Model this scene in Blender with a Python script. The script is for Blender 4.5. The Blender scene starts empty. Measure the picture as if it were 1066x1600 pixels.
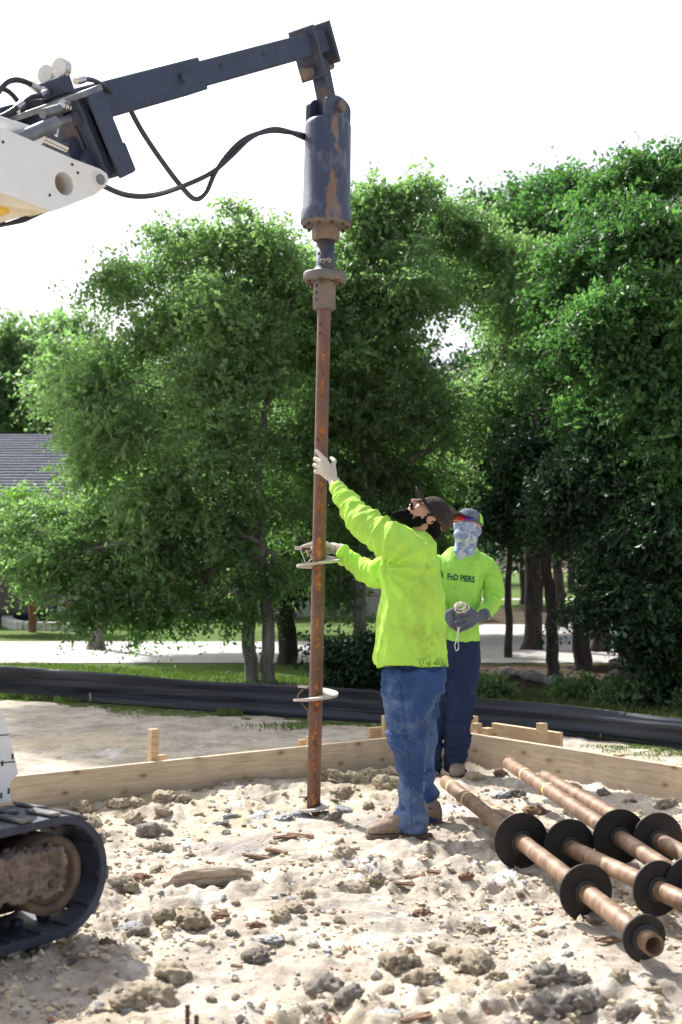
import bpy, bmesh, math, random
import numpy as np
from mathutils import Vector, Matrix, Quaternion
random.seed(7); RNG = np.random.default_rng(11)
S = bpy.context.scene; COL = S.collection
PI = math.pi
# ------------------------------------------------------------------ camera, world, sun, exposure
CAM_H = 1.37; F = 2000.0; PITCH = math.atan(80 / F)
cam_d = bpy.data.cameras.new('camera'); cam = bpy.data.objects.new('camera', cam_d); COL.objects.link(cam)
cam.location = (0, 0, CAM_H); cam.rotation_euler = (PI / 2 + PITCH, 0, 0)
cam_d.sensor_fit = 'VERTICAL'; cam_d.sensor_height = 36; cam_d.sensor_width = 24; cam_d.lens = 36 * F / 1600
cam_d.clip_end = 800; cam_d.clip_start = .05
cam_d.dof.use_dof = True; cam_d.dof.focus_distance = 6.7; cam_d.dof.aperture_fstop = 3.2
S.camera = cam
SUN_EL = math.radians(46); SD = Vector((-.60, .80, 0)).normalized()
TO_SUN = Vector((SD.x * math.cos(SUN_EL), SD.y * math.cos(SUN_EL), math.sin(SUN_EL)))
W = bpy.data.worlds.new('World'); S.world = W; W.use_nodes = True
wn = W.node_tree; bg = wn.nodes['Background']
sky = wn.nodes.new('ShaderNodeTexSky'); sky.sky_type = 'NISHITA'; sky.sun_disc = False
sky.sun_elevation = SUN_EL; sky.sun_rotation = math.atan2(TO_SUN.x, TO_SUN.y)
sky.dust_density = 4.0; sky.air_density = 1.0; sky.ozone_density = 1.0
hs = wn.nodes.new('ShaderNodeHueSaturation'); hs.inputs['Saturation'].default_value = .45
wn.links.new(sky.outputs[0], hs.inputs['Color']); wn.links.new(hs.outputs[0], bg.inputs[0])
bg.inputs[1].default_value = .15
sl = bpy.data.lights.new('sun', 'SUN'); sl.energy = 4.6; sl.angle = math.radians(.53); sl.color = (1, .975, .93)
so = bpy.data.objects.new('sun', sl); COL.objects.link(so); so.rotation_euler = TO_SUN.to_track_quat('Z', 'Y').to_euler()
vs = S.view_settings; vs.view_transform = 'Standard'; vs.look = 'None'; vs.exposure = .75; vs.gamma = 1; vs.use_curve_mapping = False
S.render.engine = 'CYCLES'
# ------------------------------------------------------------------ helpers
C0 = Vector((0, 0, CAM_H)); FW = Vector((0, math.cos(PITCH), math.sin(PITCH))); UP = Vector((0, -math.sin(PITCH), math.cos(PITCH)))
def ray(px, py): return FW * F + Vector((1, 0, 0)) * (px - 533) + UP * (800 - py)
def P(px, py, Y):
    d = ray(px, py); return C0 + d * (Y / d.y)
def G(px, py, z=0.0):
    d = ray(px, py); return C0 + d * ((z - CAM_H) / d.z)
POLE = Vector((-.13, 7.0, 0)); TH = math.radians(51)
Hd = Vector((math.cos(TH), math.sin(TH), 0)); Nd = Vector((math.sin(TH), -math.cos(TH), 0)); Z = Vector((0, 0, 1))
def PL(px, py, lat):
    d = ray(px, py); p0 = POLE + Nd * lat
    return C0 + d * ((p0 - C0).dot(Nd) / d.dot(Nd))
def LB(t, lat, z): return POLE + Hd * t + Nd * lat + Z * z

def hash3(ix, iy, iz, seed):
    h = (ix.astype(np.int64) * 374761393 + iy.astype(np.int64) * 668265263 + iz.astype(np.int64) * 2147483647 + seed * 974634777) & 0xffffffff
    h = ((h ^ (h >> 13)) * 1274126177) & 0xffffffff
    h = ((h ^ (h >> 16)) * 2246822519) & 0xffffffff
    return ((h ^ (h >> 15)) & 0xffffff) / float(0xffffff)
def vn(p, seed=0):
    p = np.asarray(p, float); i = np.floor(p); f = p - i; f = f * f * f * (f * (f * 6 - 15) + 10)
    i = i.astype(np.int64); out = 0
    for a in (0, 1):
        wa = f[..., 0] if a else 1 - f[..., 0]
        for b in (0, 1):
            wb = f[..., 1] if b else 1 - f[..., 1]
            for c in (0, 1):
                wc = f[..., 2] if c else 1 - f[..., 2]
                out = out + wa * wb * wc * hash3(i[..., 0] + a, i[..., 1] + b, i[..., 2] + c, seed)
    return out * 2 - 1
def n2(x, y, s, seed=0): return vn(np.stack([x * s, y * s, np.zeros_like(x) + .37], -1), seed)
def sstep(a, b, x):
    t = np.clip((x - a) / (b - a), 0, 1); return t * t * (3 - 2 * t)

def tag(o, label=None, cat=None, group=None, kind=None):
    if label: o['label'] = label
    if cat: o['category'] = cat
    if group: o['group'] = group
    if kind: o['kind'] = kind
    return o
def thing(name, label, cat, loc=(0, 0, 0), group=None):
    o = bpy.data.objects.new(name, None); COL.objects.link(o); o.location = loc; o.empty_display_size = .1
    tag(o, label, cat, group); return o
def link(name, me, parent=None, world=True):
    o = bpy.data.objects.new(name, me); COL.objects.link(o)
    if parent is not None:
        o.parent = parent
        if world:
            q = parent; M = Matrix.Identity(4)
            while q is not None: M = (Matrix.LocRotScale(q.location, q.rotation_euler, q.scale)) @ M; q = q.parent
            o.matrix_parent_inverse = Matrix.Identity(4); MI = M.inverted(); o.location = MI.translation; o.rotation_euler = MI.to_euler()
    return o
class MB:
    def __init__(s): s.v = []; s.f = []; s.sm = []
    def add(s, vs_, fs, smooth=False):
        b = len(s.v); s.v += [tuple(v) for v in vs_]; s.f += [tuple(i + b for i in f) for f in fs]; s.sm += [smooth] * len(fs); return s
    def obox(s, c, u, v, w):
        c = Vector(c); P8 = [c + u * a + v * b + w * d for d in (-1, 1) for b in (-1, 1) for a in (-1, 1)]
        fs = [(0, 2, 3, 1), (4, 5, 7, 6), (0, 1, 5, 4), (2, 6, 7, 3), (0, 4, 6, 2), (1, 3, 7, 5)]
        if u.cross(v).dot(w) < 0: fs = [f[::-1] for f in fs]
        return s.add(P8, fs)
    def box(s, x0, x1, y0, y1, z0, z1):
        return s.obox(((x0 + x1) / 2, (y0 + y1) / 2, (z0 + z1) / 2), Vector(((x1 - x0) / 2, 0, 0)), Vector((0, (y1 - y0) / 2, 0)), Vector((0, 0, (z1 - z0) / 2)))
    def tube(s, pts, rs, n=10, cap=True, smooth=True):
        pts = [Vector(p) for p in pts]
        if not hasattr(rs, '__len__'): rs = [rs] * len(pts)
        rings = []; ref = None
        for i, p in enumerate(pts):
            t = (pts[min(i + 1, len(pts) - 1)] - pts[max(i - 1, 0)]).normalized()
            if ref is None: ref = t.orthogonal().normalized()
            ref = (ref - t * ref.dot(t))
            ref = ref.normalized() if ref.length > 1e-6 else t.orthogonal().normalized()
            bi = t.cross(ref)
            rings.append([p + (ref * math.cos(2 * PI * k / n) + bi * math.sin(2 * PI * k / n)) * rs[i] for k in range(n)])
        vs_ = [v for r in rings for v in r]; fs = []
        for i in range(len(pts) - 1):
            for k in range(n):
                a = i * n + k; b = i * n + (k + 1) % n; fs.append((a, b, b + n, a + n))
        s.add(vs_, fs, smooth)
        if cap: s.add(rings[0], [tuple(range(n))[::-1]]); s.add(rings[-1], [tuple(range(n))])
        return s
    def cyl(s, a, b, r, n=16, smooth=True): return s.tube([a, b], r, n, True, smooth)
    def lathe(s, prof, axis_fn, U, V, n=32, smooth=True, cap=True):
        vs_ = []; fs = []
        for (q, r) in prof:
            c = axis_fn(q)
            for k in range(n):
                vs_.append(c + (U * math.cos(2 * PI * k / n) + V * math.sin(2 * PI * k / n)) * r)
        for i in range(len(prof) - 1):
            for k in range(n):
                a = i * n + k; b = i * n + (k + 1) % n; fs.append((a, b, b + n, a + n))
        s.add(vs_, fs, smooth)
        if cap:
            s.add(vs_[:n], [tuple(range(n))[::-1]]); s.add(vs_[-n:], [tuple(range(n))])
        return s
    def ball(s, c, r, sub=2, M=None):
        bm = bmesh.new(); bmesh.ops.create_icosphere(bm, subdivisions=sub, radius=1)
        rr = Vector(r) if hasattr(r, '__len__') else Vector((r, r, r))
        vs_ = []
        for v in bm.verts:
            q = Vector((v.co.x * rr.x, v.co.y * rr.y, v.co.z * rr.z))
            if M is not None: q = M @ q
            vs_.append(Vector(c) + q)
        s.add(vs_, [[v.index for v in f.verts] for f in bm.faces], True); bm.free(); return s
    def loft(s, rings, n=24):
        vs_ = []; fs = []
        for (c, u, v) in rings:
            for k in range(n): vs_.append(Vector(c) + Vector(u) * math.cos(2 * PI * k / n) + Vector(v) * math.sin(2 * PI * k / n))
        for i in range(len(rings) - 1):
            for k in range(n):
                a = i * n + k; b = i * n + (k + 1) % n; fs.append((a, b, b + n, a + n))
        s.add(vs_, fs, True)
        s.add(vs_[:n], [tuple(range(n))[::-1]], True); s.add(vs_[-n:], [tuple(range(n))], True); return s
    def limb(s, pts, rs, n=14):
        for p, r in zip(pts, rs): s.ball(p, r, 2)
        for i in range(len(pts) - 1): s.tube([pts[i], pts[i + 1]], [rs[i], rs[i + 1]], n)
        return s
    def mesh(s, name, m=None, bevel=0):
        me = bpy.data.meshes.new(name); me.from_pydata(s.v, [], s.f)
        me.polygons.foreach_set('use_smooth', s.sm); me.update()
        if bevel:
            bm = bmesh.new(); bm.from_mesh(me); bmesh.ops.remove_doubles(bm, verts=bm.verts, dist=1e-5)
            es = [e for e in bm.edges if len(e.link_faces) == 2 and e.calc_face_angle(0) > .6]
            bmesh.ops.bevel(bm, geom=es, offset=bevel, segments=1, affect='EDGES', clamp_overlap=True)
            bm.to_mesh(me); bm.free()
        if m: me.materials.append(m)
        return me
    def build(s, name, m, parent=None, bevel=0): return link(name, s.mesh(name, m, bevel), parent)
def remesh(mb, name, voxel, m, parent, smooth=6, disp=None):
    me = mb.mesh('tmp'); o = bpy.data.objects.new('tmp', me); COL.objects.link(o)
    r = o.modifiers.new('r', 'REMESH'); r.mode = 'VOXEL'; r.voxel_size = voxel; r.use_smooth_shade = True
    if smooth:
        k = o.modifiers.new('s', 'SMOOTH'); k.iterations = smooth; k.factor = .5
    dg = bpy.context.evaluated_depsgraph_get(); dg.update()
    nm = bpy.data.meshes.new_from_object(o.evaluated_get(dg)); bpy.data.objects.remove(o); bpy.data.meshes.remove(me)
    nm.name = name; nm.materials.clear(); nm.materials.append(m)
    n = len(nm.vertices)
    if disp and n:
        co = np.empty(n * 3); nm.vertices.foreach_get('co', co); co = co.reshape(-1, 3)
        no = np.empty(n * 3); nm.vertex_normals.foreach_get('vector', no); no = no.reshape(-1, 3)
        co2 = disp(co, no); nm.vertices.foreach_set('co', co2.ravel()); nm.update()
    nm.polygons.foreach_set('use_smooth', [True] * len(nm.polygons))
    return link(name, nm, parent)
def plate(name, outs, frame, thick, m, parent):
    """outs: 2D outlines (first outer, others holes); frame: 4x4 placing the plate's plane"""
    cu = bpy.data.curves.new('tmp', 'CURVE'); cu.dimensions = '2D'; cu.fill_mode = 'BOTH'; cu.extrude = thick / 2; cu.bevel_depth = min(.003, thick / 6)
    for o in outs:
        sp = cu.splines.new('POLY'); sp.points.add(len(o) - 1); sp.use_cyclic_u = True
        for q, p in zip(sp.points, o): q.co = (p[0], p[1], 0, 1)
    ob = bpy.data.objects.new('tmp', cu); COL.objects.link(ob)
    dg = bpy.context.evaluated_depsgraph_get(); dg.update()
    me = bpy.data.meshes.new_from_object(ob.evaluated_get(dg)); bpy.data.objects.remove(ob)
    me.transform(frame); me.materials.clear(); me.materials.append(m); me.name = name
    return link(name, me, parent)
def frame(o, x, y, z):
    M = Matrix((x, y, z)).transposed().to_4x4(); M.translation = o; return M
def circ(cx, cy, r, n=24): return [(cx + r * math.cos(2 * PI * k / n), cy + r * math.sin(2 * PI * k / n)) for k in range(n)]
def smoothpts(pts, k=8):
    pts = [Vector(p) for p in pts]; out = []
    for i in range(len(pts) - 1):
        p0 = pts[max(i - 1, 0)]; p1 = pts[i]; p2 = pts[i + 1]; p3 = pts[min(i + 2, len(pts) - 1)]
        for j in range(k):
            t = j / k
            out.append(.5 * ((2 * p1) + (p2 - p0) * t + (2 * p0 - 5 * p1 + 4 * p2 - p3) * t * t + (3 * p1 - p0 - 3 * p2 + p3) * t ** 3))
    out.append(pts[-1]); return out
# ------------------------------------------------------------------ materials
class NT:
    def __init__(s, name):
        s.m = bpy.data.materials.new(name); s.m.use_nodes = True; s.t = s.m.node_tree; s.b = s.t.nodes['Principled BSDF']; s.out = s.t.nodes['Material Output']
        s.co = s.t.nodes.new('ShaderNodeTexCoord')
    def N(s, ty, **kw):
        n = s.t.nodes.new(ty)
        for k, v in kw.items(): setattr(n, k, v)
        return n
    def L(s, a, b): s.t.links.new(a, b)
    def mapped(s, scale=(1, 1, 1), src='Object', rot=(0, 0, 0)):
        m = s.N('ShaderNodeMapping'); m.inputs['Scale'].default_value = scale; m.inputs['Rotation'].default_value = rot
        s.L(s.co.outputs[src], m.inputs[0]); return m.outputs[0]
    def noise(s, sc, det=4, rough=.55, vec=None, dist=0):
        n = s.N('ShaderNodeTexNoise'); n.inputs['Scale'].default_value = sc; n.inputs['Detail'].default_value = det
        n.inputs['Roughness'].default_value = rough; n.inputs['Distortion'].default_value = dist
        s.L(vec if vec is not None else s.co.outputs['Object'], n.inputs['Vector']); return n.outputs[0]
    def vor(s, sc, vec=None, feat='F1'):
        n = s.N('ShaderNodeTexVoronoi', feature=feat); n.inputs['Scale'].default_value = sc
        s.L(vec if vec is not None else s.co.outputs['Object'], n.inputs['Vector']); return n.outputs[0]
    def ramp(s, fac, stops):
        r = s.N('ShaderNodeValToRGB'); e = r.color_ramp.elements
        while len(e) < len(stops): e.new(.5)
        for q, (p, c) in zip(e, stops):
            q.position = p; q.color = (c if hasattr(c, '__len__') else (c, c, c)) + ((1,) if hasattr(c, '__len__') else (1,)) if hasattr(c, '__len__') else (c, c, c, 1)
        s.L(fac, r.inputs[0]); return r.outputs[0]
    def mix(s, fac, a, b, mode='MIX'):
        n = s.N('ShaderNodeMix', data_type='RGBA', blend_type=mode)
        for v, i in ((fac, 0), (a, 6), (b, 7)):
            if isinstance(v, (int, float)): n.inputs[i].default_value = v
            elif isinstance(v, tuple): n.inputs[i].default_value = v + (1,)
            else: s.L(v, n.inputs[i])
        return n.outputs[2]
    def math(s, op, a, b=0.0):
        n = s.N('ShaderNodeMath', operation=op)
        for v, i in ((a, 0), (b, 1)):
            if isinstance(v, (int, float)): n.inputs[i].default_value = v
            else: s.L(v, n.inputs[i])
        return n.outputs[0]
    def bump(s, h, strength=.3, dist=.01):
        b = s.N('ShaderNodeBump'); b.inputs['Strength'].default_value = strength; b.inputs['Distance'].default_value = dist
        s.L(h, b.inputs['Height']); s.L(b.outputs[0], s.b.inputs['Normal'])
    def done(s, col, rough=.6, metal=0, spec=.5):
        for v, k in ((col, 'Base Color'), (rough, 'Roughness'), (metal, 'Metallic'), (spec, 'Specular IOR Level')):
            if isinstance(v, (int, float)): s.b.inputs[k].default_value = v
            elif isinstance(v, tuple): s.b.inputs[k].default_value = v + (1,)
            else: s.L(v, s.b.inputs[k])
        return s.m
def simple(name, c, rough=.6, metal=0, var=.25, sc=12, bump=.15, bs=60, spec=.5, dist=.004):
    n = NT(name); a = tuple(x * (1 - var) for x in c); b = tuple(min(1, x * (1 + var)) for x in c)
    col = n.ramp(n.noise(sc, 6, .6), [(.3, a), (.7, b)]); n.bump(n.noise(bs, 3), bump, dist); return n.done(col, rough, metal, spec)
M = {}
M['wood'] = None
def wood_mat(name, a, b):
    n = NT(name); v = n.mapped((1.2, 14, 14)); g = n.noise(3.2, 6, .62, v, .6)
    col = n.ramp(g, [(.3, a), (.62, b)])
    fine = n.noise(90, 2, .5, n.mapped((.06, 1, 1))); col = n.mix(.25, col, n.ramp(fine, [(.4, .45), (.6, 1.0)]), 'MULTIPLY')
    kq = n.N('ShaderNodeTexVoronoi', voronoi_dimensions='2D'); kq.inputs['Scale'].default_value = 1; n.L(n.mapped((3.4, 1, 6.5), rot=(PI / 2, 0, 0)), kq.inputs['Vector']); kv = kq.outputs[0]; k = n.ramp(kv, [(.03, .85), (.10, 0.0)])
    col = n.mix(k, col, (.28, .15, .08)); ring = n.ramp(kv, [(.1, .75), (.2, 1.0)]); col = n.mix(.5, col, ring, 'MULTIPLY')
    dirt = n.ramp(n.noise(7, 5, .6), [(.5, 1.0), (.8, .6)]); col = n.mix(.6, col, dirt, 'MULTIPLY')
    sz = n.N('ShaderNodeSeparateXYZ'); n.L(n.co.outputs['Object'], sz.inputs[0]); mudk = n.math('ADD', n.math('MULTIPLY', sz.outputs[2], 5.0), n.math('MULTIPLY', n.noise(9, 5, .65), .8))
    col = n.mix(n.ramp(mudk, [(.55, .75), (.95, 0.0)]), col, (.36, .30, .235))
    n.bump(fine, .25, .002); return n.done(col, .75, 0, .25)
M['wood'] = wood_mat('pine_lumber', (.52, .39, .27), (.66, .53, .39))
M['stake'] = wood_mat('stake_lumber', (.50, .34, .19), (.62, .47, .30))
def steel(name, base, rust, amt, rough=.5, metal=.3):
    n = NT(name); a = n.noise(6, 8, .7); col = n.mix(n.ramp(a, [(amt, 0.0), (amt + .12, 1.0)]), base, rust)
    w = n.noise(40, 4, .6); col = n.mix(.5, col, n.ramp(w, [(.3, .6), (.7, 1.25)]), 'MULTIPLY'); n.bump(w, .3, .003)
    return n.done(col, n.ramp(a, [(.4, rough), (.7, min(1, rough + .3))]), metal)
M['navy'] = steel('dark_blue_steel', (.045, .06, .105), (.13, .085, .06), .66, .45, .2)
M['navy2'] = steel('worn_blue_steel', (.05, .065, .11), (.17, .12, .09), .52, .5, .2)
def motor_mat():
    n = NT('motor_paint'); v = n.mapped((1, 1, .35)); a = n.noise(9, 8, .7, v)
    sep = n.N('ShaderNodeSeparateXYZ'); n.L(n.co.outputs['Generated'], sep.inputs[0])
    band = n.math('SUBTRACT', sep.outputs[0], .66); band = n.math('ABSOLUTE', band); band = n.ramp(band, [(.04, .19), (.22, 0.0)])
    k = n.math('ADD', a, band); col = n.mix(n.ramp(k, [(.63, 0.0), (.69, 1.0)]), (.05, .068, .12), (.23, .145, .10))
    edge = n.ramp(n.noise(14, 8, .7, v), [(.5, 0.0), (.72, .6)]); col = n.mix(edge, col, (.26, .27, .32))
    n.bump(n.noise(50, 4), .35, .003); return n.done(col, .5, .15)
M['motor'] = motor_mat()
M['rusty_grey'] = steel('scuffed_grey_steel', (.17, .155, .15), (.27, .18, .12), .5, .6, .2)
M['brown_steel'] = steel('brown_mill_steel', (.11, .06, .045), (.30, .13, .045), .55, .55, .25)
def pier_mat(name, streak):
    n = NT(name); v = n.mapped((3, 3, .9)); a = n.noise(5, 7, .65, v)
    if streak: col = n.ramp(a, [(.3, (.10, .055, .048)), (.6, (.19, .095, .07)), (.8, (.27, .15, .10))])
    else: col = n.ramp(a, [(.3, (.10, .06, .04)), (.48, (.21, .125, .075)), (.64, (.31, .205, .135)), (.82, (.44, .36, .28))])
    f = n.noise(45, 5, .6); col = n.mix(.6, col, n.ramp(f, [(.3, .65), (.65, 1.2)]), 'MULTIPLY')
    n.bump(f, .2, .002); return n.done(col, .55, .15)
M['pier'] = pier_mat('pier_steel', True); M['pier_ground'] = pier_mat('pale_rust_pipe', False)
n = NT('orange_rust'); a = n.noise(38, 5, .7); v = n.ramp(a, [(.42, (.13, .05, .03)), (.56, (.40, .13, .03)), (.7, (.60, .22, .04))]); n.bump(a, .5, .003); M['rust'] = n.done(v, .8)
M['disc_dark'] = steel('black_mill_disc', (.022, .018, .018), (.075, .035, .022), .6, .5, .35)
M['disc_pale'] = steel('polished_disc', (.52, .47, .43), (.35, .24, .17), .62, .45, .3)
M['white_paint'] = None
n = NT('white_paint'); ch = n.ramp(n.noise(24, 6, .7), [(.70, 0.0), (.74, 1.0)]); d = n.ramp(n.noise(3, 5, .6), [(.4, (.76, .80, .86)), (.8, (.68, .66, .62))])
col = n.mix(ch, d, (.22, .13, .08)); M['white_paint'] = n.done(col, .38)
M['cream'] = simple('cream_paint', (.72, .64, .5), .45, 0, .15, 5)
M['rubber'] = simple('track_rubber', (.035, .042, .065), .7, 0, .5, 9, .4, 50)
n = NT('dusty_rubber'); d = n.ramp(n.noise(7, 6, .65), [(.4, (.055, .058, .072)), (.65, (.30, .27, .24))]); n.bump(n.noise(60, 3), .4, .003); M['rubber_dusty'] = n.done(d, .8)
M['hose'] = simple('black_hose', (.03, .033, .04), .4, 0, .2, 10, .05)
M['chrome'] = simple('bright_steel', (.62, .62, .64), .22, .9, .08, 8, .03)
M['grey_metal'] = simple('grey_cast_metal', (.2, .21, .24), .45, .5, .3, 14)
M['dial'] = simple('gauge_dial', (.7, .7, .68), .3, 0, .05)
M['black'] = simple('black_metal', (.02, .02, .023), .5, 0, .3)
n = NT('caked_mud'); a = n.noise(16, 8, .7); col = n.ramp(a, [(.3, (.10, .08, .075)), (.45, (.24, .18, .15)), (.58, (.34, .27, .22)), (.7, (.26, .12, .07))]); n.bump(a, 1.0, .03); M['mud'] = n.done(col, .95)
n = NT('dirty_idler'); a = n.noise(7, 6, .6); col = n.ramp(a, [(.35, (.07, .052, .042)), (.65, (.20, .14, .10))]); n.bump(n.noise(40), .3, .004); M['idler'] = n.done(col, .8)
M['yellow'] = simple('yellow_sticker', (.75, .48, .06), .5, 0, .3, 30)
M['tape'] = simple('yellow_tape', (.75, .55, .2), .6, 0, .2, 30)
def soil_color(n, shift=0):
    a = n.noise(.9, 6, .6); b = n.noise(3.3, 8, .68); c = n.noise(17, 6, .7)
    col = n.ramp(b, [(.28, (.23, .19, .155)), (.42, (.38, .325, .265)), (.55, (.48, .425, .355)), (.72, (.57, .52, .455))])
    grey = n.ramp(n.noise(1.5, 7, .62, n.mapped((1, 1, 1), rot=(0, 0, 1))), [(.55, 0.0), (.68, .75)])
    col = n.mix(grey, col, (.25, .225, .22))
    wh = n.ramp(n.noise(2.1, 7, .62, n.mapped((1.7, 1, 1), rot=(1, 0, 2))), [(.6, 0.0), (.7, .8)]); col = n.mix(wh, col, (.66, .67, .70))
    ye = n.ramp(n.noise(.8, 4, .6, n.mapped((1, 1, 1), rot=(2, 0, 2))), [(.5, 0.0), (.7, .5)]); col = n.mix(ye, col, (.60, .49, .28))
    col = n.mix(.55, col, n.ramp(c, [(.3, .62), (.6, 1.15)]), 'MULTIPLY')
    sp = n.ramp(n.vor(45), [(.08, .55), (.2, 1.0)]); col = n.mix(.5, col, sp, 'MULTIPLY')
    return col, c
n = NT('dry_clay_soil'); col, c = soil_color(n)
pos = n.N('ShaderNodeSeparateXYZ'); n.L(n.co.outputs['Object'], pos.inputs[0])
gp = n.noise(55, 5, .7); n.bump(n.math('ADD', c, n.math('MULTIPLY', gp, .4)), .75, .018)
M['soil'] = n.done(col, .95, 0, .15)
def clod_mat(name, a, b):
    n = NT(name); oi = n.N('ShaderNodeObjectInfo'); c = n.noise(22, 8, .7); col = n.ramp(c, [(.3, a), (.6, b)])
    hv = n.N('ShaderNodeHueSaturation'); n.L(col, hv.inputs['Color']); n.L(n.math('ADD', n.math('MULTIPLY', oi.outputs['Random'], .35), .8), hv.inputs['Value'])
    n.bump(n.noise(60, 6, .7), .8, .01); return n.done(hv.outputs[0], .95, 0, .1)
M['clod_tan'] = clod_mat('tan_clay', (.42, .34, .245), (.60, .51, .385)); M['clod_grey'] = clod_mat('grey_clay', (.28, .245, .21), (.46, .41, .36))
M['clod_white'] = clod_mat('chalky_lime', (.42, .42, .43), (.62, .62, .64)); M['clod_brown'] = clod_mat('brown_clay', (.25, .14, .09), (.40, .26, .18))
M['bark_chip'] = simple('bark_chip', (.21, .125, .08), .9, 0, .4, 30, .6, 60)
n = NT('weathered_wood'); v = n.mapped((2, 22, 22)); a = n.noise(3, 6, .65, v, 1.0); col = n.ramp(a, [(.3, (.2, .15, .11)), (.5, (.48, .38, .29)), (.7, (.62, .54, .44))]); n.bump(a, .9, .01); M['old_wood'] = n.done(col, .9)
n = NT('concrete_drive'); a = n.noise(.5, 6, .6); col = n.ramp(a, [(.3, (.40, .38, .365)), (.7, (.50, .48, .455))]); M['drive'] = n.done(col, .85)
n = NT('lawn_green'); a = n.noise(.7, 6, .65); b = n.noise(30, 4, .7); col = n.ramp(a, [(.3, (.06, .11, .02)), (.6, (.11, .18, .035)), (.8, (.17, .19, .06))]); col = n.mix(.7, col, n.ramp(b, [(.3, .5), (.7, 1.2)]), 'MULTIPLY'); n.bump(b, .8, .03); M['lawn'] = n.done(col, .9, 0, .15)
n = NT('leaf_litter'); a = n.noise(4, 8, .7); col = n.ramp(a, [(.35, (.03, .022, .016)), (.6, (.10, .075, .05)), (.75, (.19, .15, .105))]); n.bump(n.noise(25, 6, .7), .9, .03); M['litter'] = n.done(col, .95, 0, .1)
n = NT('silt_fabric'); a = n.noise(2, 5, .6, n.mapped((.35, .35, 9)), .6); col = n.ramp(a, [(.35, (.008, .010, .018)), (.7, (.022, .030, .060))]); n.bump(a, .7, .03); M['silt'] = n.done(col, n.ramp(a, [(.3, .35), (.7, .6)]), 0, .6)
def leaf_mat(name, dark, light, trans=.4, gloss=.35):
    n = NT(name); at = n.N('ShaderNodeAttribute'); at.attribute_name = 'tone'
    col = n.ramp(at.outputs['Fac'], [(0, dark), (.75, light), (1, tuple(min(1, x * 1.35) for x in light))])
    n.done(col, .42, 0, gloss)
    tr = n.N('ShaderNodeBsdfTranslucent'); tc = n.mix(1.0, col, (1.5, 1.95, 1.0), 'MULTIPLY'); n.L(tc, tr.inputs[0])
    ms = n.N('ShaderNodeMixShader'); ms.inputs[0].default_value = trans
    n.L(n.b.outputs[0], ms.inputs[1]); n.L(tr.outputs[0], ms.inputs[2]); n.L(ms.outputs[0], n.out.inputs[0]); return n.m
M['leaf'] = leaf_mat('elm_leaf', (.05, .095, .045), (.23, .31, .165), .55); M['leaf_dark'] = leaf_mat('dark_shaded_oak_leaf', (.011, .030, .016), (.036, .08, .034), .25)  # dark oak leaf; its colour also carries the shade of low foliage
M['leaf_green'] = leaf_mat('oak_leaf_fresh', (.022, .062, .03), (.11, .21, .075), .45); M['leaf_bright'] = leaf_mat('myrtle_leaf', (.07, .13, .03), (.17, .27, .06), .45); M['blade'] = leaf_mat('grass_blade', (.045, .085, .025), (.15, .19, .06), .3)
def bark(name, a, b):
    n = NT(name); v = n.mapped((1, 1, .25)); q = n.noise(14, 6, .65, v); n.bump(q, .9, .02); return n.done(n.ramp(q, [(.35, a), (.65, b)]), .9, 0, .2)
M['bark_grey'] = bark('grey_bark', (.12, .105, .10), (.30, .27, .26)); M['bark_dark'] = bark('dark_bark', (.035, .028, .026), (.09, .075, .068)); M['bark_red'] = bark('red_bark', (.16, .08, .05), (.32, .18, .12))
n = NT('roof_shingle'); br = n.N('ShaderNodeTexBrick'); n.L(n.co.outputs['UV'], br.inputs[0]); br.inputs['Scale'].default_value = 1
br.inputs['Color1'].default_value = (.062, .07, .105, 1); br.inputs['Color2'].default_value = (.105, .115, .155, 1); br.inputs['Mortar'].default_value = (.04, .045, .06, 1)
br.inputs['Brick Width'].default_value = .3; br.inputs['Row Height'].default_value = .16; br.inputs['Mortar Size'].default_value = .012; M['shingle'] = n.done(br.outputs[0], .9)
M['siding'] = simple('grey_blue_siding', (.17, .19, .24), .7, 0, .06, 3); M['trim'] = simple('pale_trim', (.62, .62, .63), .6, 0, .05, 3)
M['beige'] = simple('beige_stucco', (.50, .42, .31), .85, 0, .1, 3); M['garage'] = simple('garage_door_paint', (.52, .49, .45), .6, 0, .05, 2)
M['glass_dark'] = simple('dark_glass', (.02, .025, .03), .08, 0, .1, 2, 0); M['stone'] = simple('limestone', (.24, .23, .21), .9, 0, .3, 4, .5, 20, dist=.02)
M['kerb'] = simple('pale_concrete', (.6, .59, .56), .85, 0, .1, 5)
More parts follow.
